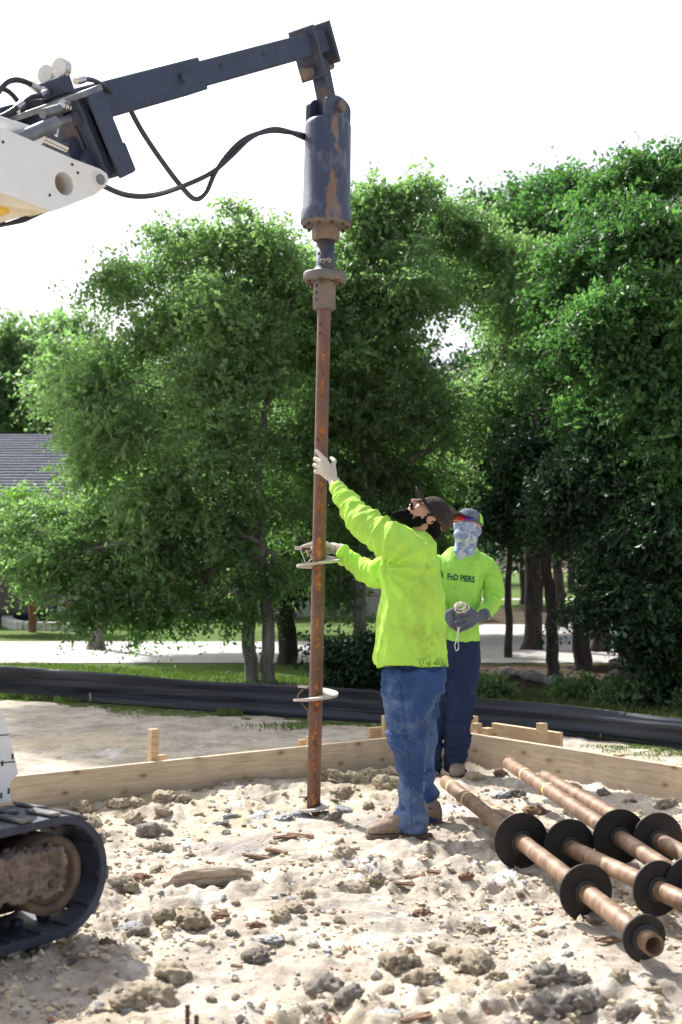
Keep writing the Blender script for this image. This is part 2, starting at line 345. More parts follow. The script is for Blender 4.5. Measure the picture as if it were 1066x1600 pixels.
# ------------------------------------------------------------------ ground
CORN = Vector((.754, 8.77)); LDIR = Vector((-2.54, -1.87)).normalized(); RDIR = Vector((1.163, -1.58)).normalized()
CALM = []   # (x, y, radius) flattened spots
for (px, py) in ((625, 1298), (676, 1282), (490, 1272), (712, 1210), (668, 1206)): q = G(px, py); CALM.append((q.x, q.y, .22))
def height(x, y):
    x = np.asarray(x, float); y = np.asarray(y, float)
    # signed distance inside the formwork
    dl = (x - CORN.x) * LDIR.y * -1 + (y - CORN.y) * LDIR.x; dr = (x - CORN.x) * RDIR.y * -1 + (y - CORN.y) * RDIR.x
    din = np.minimum(np.abs(dl), np.abs(dr)); inside = ((x - CORN.x) * RDIR.x + (y - CORN.y) * RDIR.y > 0) & ((x - CORN.x) * LDIR.x + (y - CORN.y) * LDIR.y > 0)
    ins = np.where(inside, 1.0, 0.0)
    m = .25 + .75 * sstep(.0, .5, n2(x, y, 1.1, 3) + .35 * n2(x, y, 3.1, 5))
    wx = x + .05 * n2(x, y, 6, 21); wy = y + .05 * n2(x, y, 6, 22)
    bil = (1 - np.abs(n2(wx, wy, 7.3, 6))) * .5 + (1 - np.abs(n2(wx, wy, 15, 7))) * .28 + (1 - np.abs(n2(wx, wy, 31, 8))) * .14
    rough = m * (bil - .55) * .135
    fine = .010 * n2(x, y, 9, 9) + .007 * n2(x, y, 21, 10) + .005 * n2(x, y, 44, 12)
    macro = .028 * n2(x, y, .8, 1) + .018 * n2(x, y, 2.1, 2)
    ridge = .012 * np.abs(n2(x + y * .4, y * .35, 7, 14))
    berm = .06 * np.exp(-(din / .28) ** 2) * (.75 + .5 * n2(x, y, 3.0, 31))
    h_in = macro + rough + fine + ridge + berm
    h_out = .012 * n2(x, y, .9, 15) + .010 * n2(x, y, 6, 16) + .006 * n2(x, y, 18, 17) + .004 * n2(x, y, 40, 18) - .005
    h = ins * h_in + (1 - ins) * h_out
    k = np.ones_like(x)
    for (cx, cy, r) in CALM: k = k * (1 - .85 * np.exp(-((x - cx) ** 2 + (y - cy) ** 2) / (r * r)))
    h = h * k
    return np.where(y > 9.5, h * sstep(14, 9.5, y), h)
def H(x, y): return float(height(np.array([x]), np.array([y]))[0])
xs = np.concatenate([[-90, -50, -30, -18, -11, -7, -5, -4.2, -3.6], np.arange(-3.2, -2.2, .03), np.arange(-2.2, 2.4, .0125), np.arange(2.4, 3.4, .03), [3.7, 4.3, 5.2, 7.2, 11, 18, 30, 50, 90]])
ys = [2.2]
while ys[-1] < 9.2: ys.append(ys[-1] + .0042 * ys[-1] * (1 if ys[-1] < 6 else 1.1))
while ys[-1] < 16: ys.append(ys[-1] + .09)
ys = np.concatenate([[-60, -20, -6, 0, 1.2, 1.8, 2.05], ys, [17, 19, 23, 30, 45, 70, 110, 180, 300]])
X, Y = np.meshgrid(xs, ys); Hh = height(X, Y)
nx, ny = len(xs), len(ys)
vts = np.stack([X, Y, Hh], -1).reshape(-1, 3)
idx = np.arange(nx * ny).reshape(ny, nx); q = np.stack([idx[:-1, :-1], idx[:-1, 1:], idx[1:, 1:], idx[1:, :-1]], -1).reshape(-1, 4)
def npmesh(name, v, f, m, smooth=True, tone=None):
    me = bpy.data.meshes.new(name); k = f.shape[1]
    me.vertices.add(len(v)); me.vertices.foreach_set('co', np.ascontiguousarray(v, dtype=np.float32).ravel())
    me.loops.add(f.size); me.loops.foreach_set('vertex_index', f.astype(np.int32).ravel())
    me.polygons.add(len(f)); me.polygons.foreach_set('loop_start', np.arange(0, f.size, k, dtype=np.int32)); me.polygons.foreach_set('loop_total', np.full(len(f), k, dtype=np.int32))
    me.polygons.foreach_set('use_smooth', np.full(len(f), smooth)); me.update(calc_edges=True)
    if tone is not None:
        a = me.attributes.new('tone', 'FLOAT', 'FACE'); a.data.foreach_set('value', tone.astype(np.float32))
    if m: me.materials.append(m)
    return me
tag(link('ground', npmesh('ground', vts, q, M['soil'])), kind='structure')
def sheet(name, pts, z, m, kind='structure', sub=0):
    me = bpy.data.meshes.new(name); me.from_pydata([(p[0], p[1], z) for p in pts], [], [tuple(range(len(pts)))]); me.materials.append(m)
    o = link(name, me); tag(o, kind=kind); return o
# silt fence line
FB = [G(px, py) for px, py in ((-420, 1062), (-120, 1082), (0, 1089), (200, 1104), (400, 1118), (600, 1130), (760, 1141), (900, 1152), (1066, 1170), (1250, 1186), (1500, 1215))]
FB = smoothpts(FB, 14)
def fence_y(x):
    return np.interp(x, [p.x for p in FB], [p.y for p in FB])
sx = np.linspace(-12, 6, 40); 
back = [(x, float(fence_y(x)) + .02) for x in sx]
sheet('lawn', [(-90, float(fence_y(-12))), ] + back + [(90, back[-1][1]), (90, 17.4), (-90, 17.4)], .018, M['lawn'])
sheet('lawn', [(-90, 21.9), (-.4, 21.9), (1.5, 27.5), (90, 27.5), (90, 200), (-90, 200)], .018, M['lawn'])
sheet('driveway', [(-90, 17.3), (90, 17.3), (90, 30), (4.0, 31), (2.5, 26), (-.5, 22), (-90, 22)], .03, M['drive'])
lit = [(1.7, 12.2), (2.6, 11.5), (6, 11), (14, 11), (14, 16.9), (6, 16.9), (3.4, 17.1), (1.6, 17.0), (1.0, 16.2), (.9, 14.2)]
sheet('leaf_litter_bed', lit, .024, M['litter'])
sheet('mulch_bed', [(2.2, 28.2), (20, 27.5), (40, 30), (40, 38), (20, 38.5), (3.2, 38.0)], .036, M['litter'])
sheet('footpath', [(-1, 47), (40, 46.5), (40, 48), (-1, 48.6)], .034, M['drive'])
# fence fabric
mb = MB(); K = 9; vs_ = []; fs = []
dist = 0
for i, p in enumerate(FB):
    if i: dist += (p - FB[i - 1]).length
    ht = np.interp(p.x, [-6, 0, 2.6, 6], [.34, .275, .225, .22]) + .012 * float(vn(np.array([[dist * .9, 3, 1]]), 2)[0])
    for j in range(K + 1):
        t = j / K; off = .035 * float(vn(np.array([[dist * .35 + t * .6, t * 5.5, 0]]), 4)[0]) + .012 * float(vn(np.array([[dist * 2.2, t * 9, 0]]), 5)[0])
        vs_.append((p.x + off * .3, p.y + off + .05 * (1 - t), -.02 + t * (ht + .02)))
for i in range(len(FB) - 1):
    for j in range(K):
        a = i * (K + 1) + j; fs.append((a, a + K + 1, a + K + 2, a + 1))
mb.add(vs_, fs, True)
sf = thing('silt_fence', 'long low black fabric silt fence across the site behind the formwork', 'fence', tuple(FB[40]))
o = mb.build('fabric', M['silt'], sf)
md = o.modifiers.new('t', 'SOLIDIFY'); md.thickness = .004
d = 0
for i in range(6, len(FB) - 2, 16):
    p = FB[i]; MB().box(p.x - .018, p.x + .018, p.y + .075, p.y + .105, -.05, .20).build('post', M['stake'], sf, .002)
# house ------------------------------------------------------------
def uv_roof(o, du, dv):
    me = o.data; uv = me.uv_layers.new(name='uv')
    for l in me.loops:
        co = me.vertices[l.vertex_index].co; uv.data[l.index].uv = (co.dot(du), co.dot(dv))
hs_ = thing('house', 'grey blue single storey house with dark shingle roof behind the left trees', 'house', (-8, 30, 0))
YH = 28.5; zE = P(0, 772, YH).z; zR = P(0, 674, YH + 3.2).z
MB().box(-22, -6.3, YH + .6, YH + 8, 0, zE).build('wall', M['siding'], hs_)
MB().box(-6.28, 1.6, YH + 3.0, YH + 9, 0, zE + .1).build('garage_wall', M['beige'], hs_)
gd = MB().box(-2.6, 1.2, YH + 2.9, YH + 2.98, .02, 2.1).build('garage_door', M['garage'], hs_)
for k in range(4): link('garage_door_panel', MB().box(-2.55, 1.15, YH + 2.86, YH + 2.895, .06 + k * .52, .53 + k * .52).mesh('p', M['garage'], .01), gd)
for px in (90, 106):
    a = P(px, 900, YH); MB().box(a.x, a.x + .2, YH, YH + .2, 0, zE).build('column', M['trim'], hs_, .005)
MB().box(-16, P(86, 900, YH + .45).x, YH + .42, YH + .46, 0, zE - .1).build('porch_shade_sheet', M['glass_dark'], hs_)  # flat dark sheet before the wall stands in for the porch shade
a = P(-30, 900, YH + .6); dr = MB().box(a.x, a.x + 1.0, YH + .5, YH + .59, .05, 2.1).build('door', M['glass_dark'], hs_)
for wx in (-11.0, -16.0):
    fr = MB().box(wx, wx + 1.7, YH + .5, YH + .59, .8, 2.1).build('window', M['trim'], hs_); link('pane', MB().box(wx + .08, wx + 1.62, YH + .46, YH + .498, .88, 2.02).mesh('pane', M['glass_dark']), fr)
rf = MB(); nc = 22; y0r, y1r = YH - .5, YH + 3.4
for k in range(nc):
    t0, t1 = k / nc, (k + 1) / nc; ya = y0r + (y1r - y0r) * t0; yb = y0r + (y1r - y0r) * t1 + .02; za = zE - .05 + (zR - zE) * t0; zb = zE - .05 + (zR - zE) * t1
    rf.add([(-22.6, ya, za + .035), (-5.2 - t0 * 1.2, ya, za + .035), (-5.2 - t1 * 1.2, yb, zb + .01), (-22.6, yb, zb + .01), (-22.6, ya, za), (-5.2 - t0 * 1.2, ya, za)], [(0, 1, 2, 3), (4, 5, 1, 0)])
o = rf.build('shingles', M['shingle'], hs_); tag(o, kind='stuff'); uv_roof(o, Vector((1, 0, 0)), Vector((0, 1, .55)).normalized())
MB().add([(-22.6, y1r, zR), (-6.4, y1r, zR), (-5.2, YH + 8.5, zE), (-22.6, YH + 8.5, zE)], [(0, 1, 2, 3)]).add([(-5.2, y0r, zE - .06), (-5.2, YH + 8.5, zE), (-6.4, y1r, zR)], [(0, 1, 2)]).build('rear_roof', M['siding'], hs_)
MB().box(-22.6, -5.2, y0r - .03, y0r - .002, zE - .2, zE - .02).build('fascia', M['trim'], hs_)
o = MB().add([(-6.5, YH + 2.6, zE), (2, YH + 2.6, zE), (1, YH + 5.8, zR - .1), (-6.4, YH + 5.8, zR - .1)], [(0, 1, 2, 3)]).build('garage_roof', M['shingle'], hs_); uv_roof(o, Vector((1, 0, 0)), Vector((0, 1, .55)).normalized())
a = P(100, 946, YH - .3); tag(MB().box(a.x, a.x + .30, YH - .35, YH - .15, a.z - .05, a.z + .05).tube([(a.x + .15, YH - .25, 0), (a.x + .15, YH - .25, a.z)], .02, 8).build('yard_sign', simple('orange_red', (.7, .12, .05), .5)), 'small orange red marker on a stem beside the pale house column', 'marker')
# garden edging
pts = smoothpts([G(x, y) for x, y in ((-200, 962), (-60, 964), (15, 966), (24, 968), (11, 977), (30, 985), (70, 986), (130, 988))], 6)
ed = thing('garden_edging', 'curved pale concrete edging round the planting bed in front of the house', 'garden edging', tuple(pts[0]))
for i in range(len(pts) - 1):
    a, b = pts[i], pts[i + 1]; c = (a + b) / 2; u = (b - a) * .5; 
    w = Vector((-u.y, u.x, 0)).normalized() * .12
    MB().obox(c + Z * .09, u * .98, w, Z * .1).build('edging_block', M['kerb'], ed, .015)
# dry stone rows at right
def stone_row(lab, p0, p1, n, hgt, seed):
    r = random.Random(seed); t = thing('stone_border', lab, 'stone border', tuple(p0))
    for k in range(n):
        for lv in range(max(1, int(hgt / .16))):
            c = p0.lerp(p1, (k + r.random() * .5) / n) + Z * (.07 + lv * .13) + Vector((r.uniform(-.05, .05), r.uniform(-.08, .08), 0))
            MB().ball(c, (r.uniform(.07, .13), r.uniform(.06, .11), r.uniform(.04, .08)), 1, Matrix.Rotation(r.random() * 3, 3, 'Z')).build('stone', M['stone'], t)
stone_row('low border of pale rough stones under the thin dark trees', G(788, 1058), G(905, 1082), 14, .2, 1)
stone_row('higher dry stone wall in shade under the big right tree', G(955, 1085), G(1120, 1090), 13, .5, 2)
# ------------------------------------------------------------------ trees
def leaves(cl, ntw, K, size, seed, twig=.35, droop=.25, shell=.45):
    """cl: array of (x,y,z,r); leafy twigs spread through clumps inside each ball"""
    r = np.random.default_rng(seed); cl = np.array(cl, float)
    w = cl[:, 3] ** 2; w /= w.sum()
    # sub clumps
    sub = []
    for c in cl:
        m = max(5, int(9 * (c[3] / .8) ** 1.3)); d = r.normal(size=(m, 3)); d /= np.linalg.norm(d, axis=1)[:, None]
        rad = c[3] * r.uniform(.35, 1.0, m) ** shell
        s = c[:3] + d * rad[:, None] * np.array([1, .9, .9]); sr = c[3] * r.uniform(.22, .46, m)
        sub += [np.concatenate([a, [b, c[3]]]) for a, b in zip(s, sr)]
        sub.append(np.array([*c[:3], c[3] * .6, c[3]]))
    sub = np.array(sub); w = sub[:, 3] ** 1.8; w /= w.sum()
    k = r.choice(len(sub), ntw, p=w); c = sub[k]
    d = r.normal(size=(ntw, 3)); d /= np.linalg.norm(d, axis=1)[:, None]
    base = c[:, :3] + d * (c[:, 3] * r.uniform(0, 1, ntw) ** .6)[:, None] * np.array([1.15, 1.15, .62])
    ctone = r.uniform(0, 1, len(sub))[k]
    dr = d + r.normal(size=(ntw, 3)) * .55 + np.array([0, 0, .25 - droop]); dr[:, 2] *= .6; dr /= np.linalg.norm(dr, axis=1)[:, None]
    L = twig * r.uniform(.5, 1.3, ntw)
    t = (np.arange(K) + .5) / K
    pos = base[:, None] + dr[:, None] * (L[:, None] * t[None])[..., None]
    pos[..., 2] -= droop * L[:, None] * (t ** 2)[None] * .8
    side = np.cross(dr, r.normal(size=(ntw, 3))); side /= np.linalg.norm(side, axis=1)[:, None]
    sgn = np.where(np.arange(K) % 2, 1, -1)
    ax = dr[:, None] * .5 + side[:, None] * sgn[None, :, None] + r.normal(size=(ntw, K, 3)) * .35
    ax[..., 2] -= .15; ax /= np.linalg.norm(ax, axis=-1)[..., None]
    nr = r.normal(size=(ntw, K, 3)) * .8 + np.array([0, 0, 1.0]); wv = np.cross(ax, nr); wv /= np.linalg.norm(wv, axis=-1)[..., None]
    ls = size * r.uniform(.6, 1.35, (ntw, K))[..., None] * (.75 + .55 * r.uniform(0, 1, len(sub))[k])[:, None, None]
    p0 = pos; p2 = pos + ax * ls; mid = pos + ax * ls * .5
    nn = np.cross(wv, ax) * ls * .12
    v = np.stack([p0, mid + wv * ls * .28 - nn, p2, mid - wv * ls * .28 - nn], 2).reshape(-1, 3)
    f = np.arange(len(v)).reshape(-1, 4)
    tone = np.clip(.35 * ctone[:, None] + .3 * r.uniform(0, 1, (ntw, 1)) + .35 * r.uniform(0, 1, (ntw, K)), 0, 1).reshape(-1)
    return v, f, tone
def tree(label, cat, trunk, blobs, ntw, K=12, size=.06, leaf='leaf', bk='bark_grey', seed=1, twig=.35, droop=.25, limbs=True, group=None, name='tree', limb_r=.045):
    """trunk: list of stems [(pts, r0, r1)], blobs (px,py,rpx,Y) """
    r = random.Random(seed); base = Vector(trunk[0][0][0]); t = thing(name, label, cat, (base.x, base.y, 0), group)
    cl = []
    for (px, py, rp, Yb) in blobs:
        c = P(px, py, Yb); cl.append((c.x, c.y, c.z, rp * Yb / F))
    tops = []
    for pts, r0, r1 in trunk:
        sp = smoothpts(pts, 7); rs = [r0 + (r1 - r0) * (i / (len(sp) - 1)) ** .8 for i in range(len(sp))]
        for i in range(1, len(sp)): sp[i] = sp[i] + Vector((r.uniform(-1, 1), r.uniform(-1, 1), 0)) * r0 * .22
        rs[0] *= 1.35
        MB().tube(sp, rs, 10).build('trunk', M[bk], t); tops += [(sp[i], rs[i]) for i in range(len(sp) // 3, len(sp))]
    if limbs:
        for c in cl:
            c3 = Vector(c[:3]); cand = [q for q in tops if q[0].z < c3.z + .1] or tops
            s, sr = min(cand, key=lambda q: (q[0] - c3).length + r.random() * .5)
            m_ = s.lerp(c3, .5) + Vector((r.uniform(-.2, .2), r.uniform(-.2, .2), r.uniform(-.05, .25)))
            e = c3 + (c3 - s).normalized() * c[3] * .45
            sp = smoothpts([s, m_, c3, e], 5); lr = min(sr * .7, limb_r); mb_ = MB().tube(sp, [lr * (1 - .85 * i / (len(sp) - 1)) for i in range(len(sp))], 7)
            for _ in range(4):
                k = r.randrange(len(sp) // 2, len(sp)); a = sp[k]; dv = Vector((r.gauss(0, 1), r.gauss(0, 1), r.gauss(.2, .8))).normalized() * c[3] * .75
                mb_.tube([a, a + dv * .5 + Vector((0, 0, .05)), a + dv], [lr * .35, lr * .22, lr * .08], 5)
            mb_.build('limb', M[bk], t)
    v, f, tone = leaves(cl, ntw, K, size, seed, twig, droop)
    link('crown', npmesh('crown', v, f, M[leaf], False, tone), t); return t
def stem(pxs, Yb, r0, r1):
    b = P(*pxs[0][:2], Yb); pts = [Vector((b.x, Yb, -.05)) if b.z < .35 else b] + [P(px, py, Yb + dy) for px, py, *q in pxs[1:] for dy in [q[0] if q else 0]]
    return (pts, r0, r1)
def Yg(py): return G(533, py).y
Y1 = 14.6
tree('tall light green elm with two slim grey trunks beside the driveway', 'tree',
     [stem([(396, 1066), (386, 960), (378, 880), (384, 780), (392, 700), (380, 620), (384, 540), (372, 440), (375, 360)], Y1, .085, .02),
      stem([(419, 1066), (418, 960), (410, 870), (402, 760), (412, 660), (430, 560), (450, 470)], Y1 - .1, .085, .02),
      stem([(382, 900), (340, 700, .3), (310, 610, .4), (270, 520, .5)], Y1, .04, .015)],
     [(365, 372, 50, Y1), (300, 400, 60, Y1 + .3), (425, 405, 60, Y1), (225, 425, 55, Y1 + .5), (180, 452, 36, Y1), (500, 500, 50, Y1 + .8), (520, 620, 46, Y1 + .9), (70, 880, 30, Y1), (70, 830, 40, Y1 + .5), (35, 885, 26, Y1 + .3), (30, 805, 30, Y1 + .6), (110, 900, 34, Y1),  (340, 460, 80, Y1 - .4), (455, 460, 62, Y1 + .4), (250, 520, 60, Y1), (160, 590, 62, Y1 + .3),
      (122, 628, 38, Y1), (390, 560, 82, Y1 - .2), (300, 590, 70, Y1 - .5), (210, 680, 76, Y1 - .3), (155, 710, 46, Y1), (330, 700, 86, Y1 - .6), (440, 680, 66, Y1 + .6), (160, 800, 58, Y1 + .4),
      (240, 800, 80, Y1 - .4), (340, 830, 76, Y1 - .3), (180, 890, 62, Y1), (270, 915, 64, Y1 - .2), (420, 790, 66, Y1 + .5), (150, 950, 36, Y1), (330, 950, 38, Y1 - .2), (100, 850, 42, Y1), (240, 975, 32, Y1), (420, 900, 38, Y1 - .1), (480, 560, 62, Y1 + 1), (480, 440, 50, Y1 + .6), (365, 322, 20, Y1), (260, 372, 24, Y1)],
     9800, 13, .062, 'leaf', 'bark_grey', 3, .36, .3, limb_r=.06)
tree('broad bushy tree behind the left elm with a rounded crown', 'tree', [stem([(150, 990), (150, 800), (140, 640)], 20, .14, .04)],
     [(150, 590, 70, 20), (105, 610, 46, 20.5), (200, 640, 80, 20), (90, 540, 30, 20), (250, 700, 90, 20.5), (190, 720, 60, 20.5), (340, 640, 80, 21), (430, 520, 70, 22), (300, 500, 60, 21)], 4200, 12, .085, 'leaf', 'bark_grey', 5, .5, .2)
tree('small crape myrtle with red brown stems in the bed before the house', 'tree',
     [stem([(50, 977), (46, 940), (30, 890), (20, 850)], 25.2, .06, .02), stem([(51, 977), (50, 930), (45, 880)], 25.2, .055, .02), stem([(52, 977), (58, 930), (64, 880), (80, 840)], 25.2, .05, .02)],
     [(30, 815, 40, 25), (70, 805, 38, 25), (-10, 830, 38, 25), (15, 850, 36, 25), (70, 845, 40, 24.8), (105, 815, 38, 25)], 2600, 12, .085, 'leaf_bright', 'bark_red', 8, .5, .2, name='crape_myrtle', limb_r=.03)
tree('round dark green tree rising behind the house roof', 'tree', [stem([(40, 950), (45, 700), (50, 560)], 42, .3, .08)],
     [(10, 570, 62, 42), (60, 600, 58, 42), (95, 520, 34, 43), (120, 560, 44, 43), (0, 640, 60, 42), (90, 650, 50, 42), (-60, 600, 80, 42), (130, 500, 20, 43)], 3600, 12, .17, 'leaf', 'bark_dark', 9, 1.0, .1)
Y2 = 15.5
tree('tall centre tree with a forked grey trunk rising behind the bearded worker', 'tree',
     [stem([(566, 1040), (562, 960), (566, 860), (576, 740), (580, 660), (590, 580), (610, 500), (622, 440)], Y2, .095, .02), stem([(575, 745), (560, 660, .3), (548, 590, .4), (540, 520, .4)], Y2, .05, .02),
      stem([(640, 720), (690, 690, .2), (730, 640, .4), (790, 540, .6), (810, 470, .6)], Y2 - .3, .045, .02)],
     [(555, 318, 22, Y2), (500, 420, 46, Y2 + .5), (655, 290, 18, Y2), (600, 300, 20, Y2), (560, 350, 32, Y2), (650, 322, 34, Y2), (610, 365, 56, Y2), (690, 360, 50, Y2 + .4), (735, 345, 36, Y2 + .5), (790, 400, 50, Y2 + .5), (560, 410, 66, Y2), (640, 440, 84, Y2 - .4), (745, 395, 44, Y2 + .6), (520, 470, 50, Y2), (690, 462, 36, Y2), (590, 530, 76, Y2 - .3), (640, 590, 50, Y2 - .4),
      (500, 560, 50, Y2 + .5), (800, 480, 60, Y2 + .3), (560, 640, 84, Y2 - .2), (660, 660, 80, Y2 - .5), (770, 620, 60, Y2 + .2), (480, 660, 56, Y2 + .5), (600, 740, 76, Y2), (700, 740, 66, Y2 + .2), (500, 770, 66, Y2 + .4), (560, 840, 52, Y2 + .2), (650, 850, 60, Y2 + .5), (460, 860, 44, Y2 + .5), (530, 930, 38, Y2), (800, 690, 62, Y2 + .2)],
     9000, 13, .062, 'leaf', 'bark_grey', 13, .36, .2, limb_r=.06)
tree('dark trunked tree standing at the driveway edge between elm and pier', 'tree', [stem([(448, 1036), (447, 930), (444, 850), (440, 740), (450, 640)], 17.2, .145, .05)],
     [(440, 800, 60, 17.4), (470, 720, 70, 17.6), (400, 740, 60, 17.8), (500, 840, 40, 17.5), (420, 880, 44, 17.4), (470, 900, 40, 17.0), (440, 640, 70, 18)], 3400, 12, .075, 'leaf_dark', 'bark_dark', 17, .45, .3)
tree('low leafy bush growing at the foot of the forked centre tree', 'bush', [stem([(560, 1090), (556, 1050), (545, 1010)], 13.2, .025, .01)],
     [(560, 1040, 36, 13.2), (530, 1020, 24, 13.2), (590, 1050, 34, 13.2), (545, 1075, 28, 13.1), (610, 1080, 26, 13.1)], 1000, 10, .06, 'leaf_dark', 'bark_dark', 19, .28, .1, name='bush', limbs=False)
Y4 = 20
tree('high bright topped tree behind and between the centre and right trees', 'tree', [stem([(830, 1000), (832, 800), (820, 600), (840, 450)], Y4, .16, .04)],
     [(790, 318, 38, Y4), (850, 322, 44, Y4), (740, 350, 44, Y4), (900, 420, 70, Y4 - .3), (820, 370, 70, Y4 - .4), (905, 305, 40, Y4), (880, 380, 70, Y4), (760, 420, 50, Y4), (850, 460, 80, Y4), (900, 520, 80, Y4), (840, 560, 56, Y4), (780, 620, 44, Y4), (850, 640, 80, Y4), (690, 420, 40, Y4)],
     7500, 13, .085, 'leaf_green', 'bark_dark', 23, .5, .1)
Y5 = 12.6
tree('huge dense tree filling the right edge with foliage hanging to the ground', 'tree', [stem([(1046, 1100), (1044, 1020), (1040, 900), (1020, 760), (1030, 600), (1020, 450)], Y5, .14, .03), stem([(1046, 1060), (1075, 960), (1090, 800)], Y5, .09, .03)],
     [(950, 300, 40, Y5 + 1), (1010, 285, 52, Y5 + .8), (1075, 270, 56, Y5 + .5), (930, 360, 60, Y5 + .6), (1000, 380, 74, Y5), (1070, 380, 70, Y5), (900, 440, 60, Y5 + .8), (970, 480, 78, Y5 - .2), (1060, 490, 80, Y5 - .3), (920, 560, 66, Y5 + .4), (1010, 590, 82, Y5 - .3), (1090, 610, 80, Y5),
      (950, 660, 70, Y5 + .4), (1040, 700, 80, Y5 - .3), (1100, 750, 80, Y5), (880, 480, 56, Y5 + 1.2), (870, 560, 50, Y5 + 1.4), (1160, 500, 120, Y5), (1180, 800, 120, Y5)],
     11000, 13, .062, 'leaf_green', 'bark_dark', 29, .32, .2)
tree('low foliage of the huge right tree with shade put into its leaf colour', 'tree', [stem([(1000, 1085), (1004, 990), (995, 880), (1000, 760)], 13.3, .07, .02)],  # lower part of the right tree, split off; darker leaves paint its shade
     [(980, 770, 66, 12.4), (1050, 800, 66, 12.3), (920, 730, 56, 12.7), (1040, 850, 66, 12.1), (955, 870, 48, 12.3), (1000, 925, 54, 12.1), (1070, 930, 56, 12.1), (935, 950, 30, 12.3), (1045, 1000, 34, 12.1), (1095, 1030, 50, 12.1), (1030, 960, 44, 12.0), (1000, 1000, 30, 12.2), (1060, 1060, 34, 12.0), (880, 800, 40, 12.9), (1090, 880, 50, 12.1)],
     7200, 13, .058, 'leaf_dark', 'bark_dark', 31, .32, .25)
for (px, py, rp, sd) in ((985, 1090, 26, 1), (1045, 1085, 30, 2), (1100, 1095, 30, 3), (760, 1082, 16, 4), (905, 1080, 22, 5)):
    q = G(px, py + rp * .6)
    lab = ['small leafy bush just behind the fence below the stone wall', 'bushy undergrowth shrub at the foot of the huge right tree', 'shrub at the far right edge behind the silt fence', 'tiny bright green weed clump beside the masked worker', 'low dark shrub among the thin trunks on the right'][sd - 1]
    tree(lab, 'shrub', [([Vector((q.x, q.y, 0)), Vector((q.x, q.y, .05)), P(px, py, q.y)], .015, .006)], [(px, py, rp, q.y), (px - rp, py + rp * .4, rp * .6, q.y), (px + rp, py + rp * .3, rp * .6, q.y)], 420, 10, .055, 'leaf', 'bark_dark', 40 + sd, .2, .05, limbs=False, name='shrub')
dark = [([(795, 1030), (795, 930), (798, 800), (800, 640)], 18.3, .065, 'thin straight dark trunked tree nearest the masked worker', [(800, 760, 60), (780, 680, 70), (830, 700, 60)]),
        ([(864, 1064), (862, 960), (852, 860), (846, 760), (840, 640)], 14.8, .085, 'dark leaning trunked tree beside the low stone border', [(850, 740, 60), (810, 790, 44), (880, 690, 70), (900, 770, 50)]),
        ([(907, 1044), (912, 940), (918, 850), (925, 700)], 16.2, .13, 'thickest dark trunked tree before the mulch bed', [(930, 760, 66), (890, 800, 46), (950, 690, 70), (860, 620, 60)]),
        ([(938, 1010), (940, 900), (942, 780), (950, 650)], 19.6, .16, 'broad dark trunked tree half behind the hanging branches', [(940, 720, 70), (970, 800, 50), (900, 700, 60)]),
        ([(980, 1036), (978, 930), (970, 820), (975, 700)], 17.0, .12, 'dark trunked tree showing through a gap in the right foliage', [(990, 760, 70), (1020, 820, 60), (960, 700, 60)]),
        ([(880, 985), (872, 900), (876, 800), (870, 700)], 27, .14, 'far slender tree standing at the mulch bed', [(880, 770, 50), (850, 800, 44), (910, 740, 60)]),
        ([(842, 950), (843, 880), (842, 800), (845, 700)], 38, .16, 'distant dark tree on the lawn left of the mulch bed', [(845, 780, 40), (820, 810, 30), (800, 760, 50)]),
        ([(818, 946), (817, 880), (816, 800), (815, 700)], 42, .13, 'more distant slim tree on the sunny lawn', [(815, 790, 40), (790, 800, 34), (770, 760, 50)]),
        ([(893, 925), (893, 870), (894, 800), (890, 720)], 60, .2, 'farthest small trunked tree on the bright lawn', [(890, 800, 30), (920, 790, 40), (860, 770, 40)])]
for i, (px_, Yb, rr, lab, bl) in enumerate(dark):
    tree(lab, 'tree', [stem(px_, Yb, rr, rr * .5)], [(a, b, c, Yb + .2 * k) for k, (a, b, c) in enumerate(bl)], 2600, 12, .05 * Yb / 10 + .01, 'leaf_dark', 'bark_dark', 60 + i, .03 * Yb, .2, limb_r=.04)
Vt = Vector((-6.7, 18.4, 0))
tall = thing('tree', 'tall tree standing left beyond the edge of the view whose shade reaches the gravel', 'tree', tuple(Vt))
MB().tube(smoothpts([Vt, Vt + Vector((.1, 0, 4)), Vt + Vector((0, .1, 10.4))], 6), [.17 - .012 * i for i in range(13)], 10).build('trunk', M['bark_grey'], tall)
v, f, tone = leaves([(-7.1, 18.4, 9.6, 1.1), (-7.0, 18.6, 10.6, 1.0), (-7.5, 18.4, 10.2, 1.0), (-7.1, 19.0, 8.9, .9), (-7.1, 18.0, 11.4, .9), (-7.2, 18.5, 11.8, 1.0)], 6500, 12, .09, 99, .5, .2)
link('crown', npmesh('crown', v, f, M['leaf'], False, tone), tall)
# woods closing the horizon
cl = []; r = random.Random(5)
for k in range(46):
    px = -500 + k * 46 + r.uniform(-15, 15); Yb = r.uniform(75, 92); top = 640 + r.uniform(-60, 60) - (60 if px > 500 else 0)
    for py in range(int(top), 880, 60):
        c = P(px + r.uniform(-20, 20), py, Yb); cl.append((c.x, c.y, max(c.z, .8), 34 * Yb / F * r.uniform(.9, 1.5)))
v, f, tone = leaves(cl, 16000, 9, .30, 77, 1.5, .1)
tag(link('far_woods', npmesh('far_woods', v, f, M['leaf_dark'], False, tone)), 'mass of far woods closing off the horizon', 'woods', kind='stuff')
cl = []
for k in range(26):
    px = 380 + k * 27; Yb = r.uniform(23, 26)
    for py in (560, 640, 720, 790):
        if py < 600 and 650 < px < 780: continue
        c = P(px + r.uniform(-20, 20), py + r.uniform(-15, 15), Yb); cl.append((c.x, c.y, c.z, 46 * Yb / F * r.uniform(.8, 1.2)))
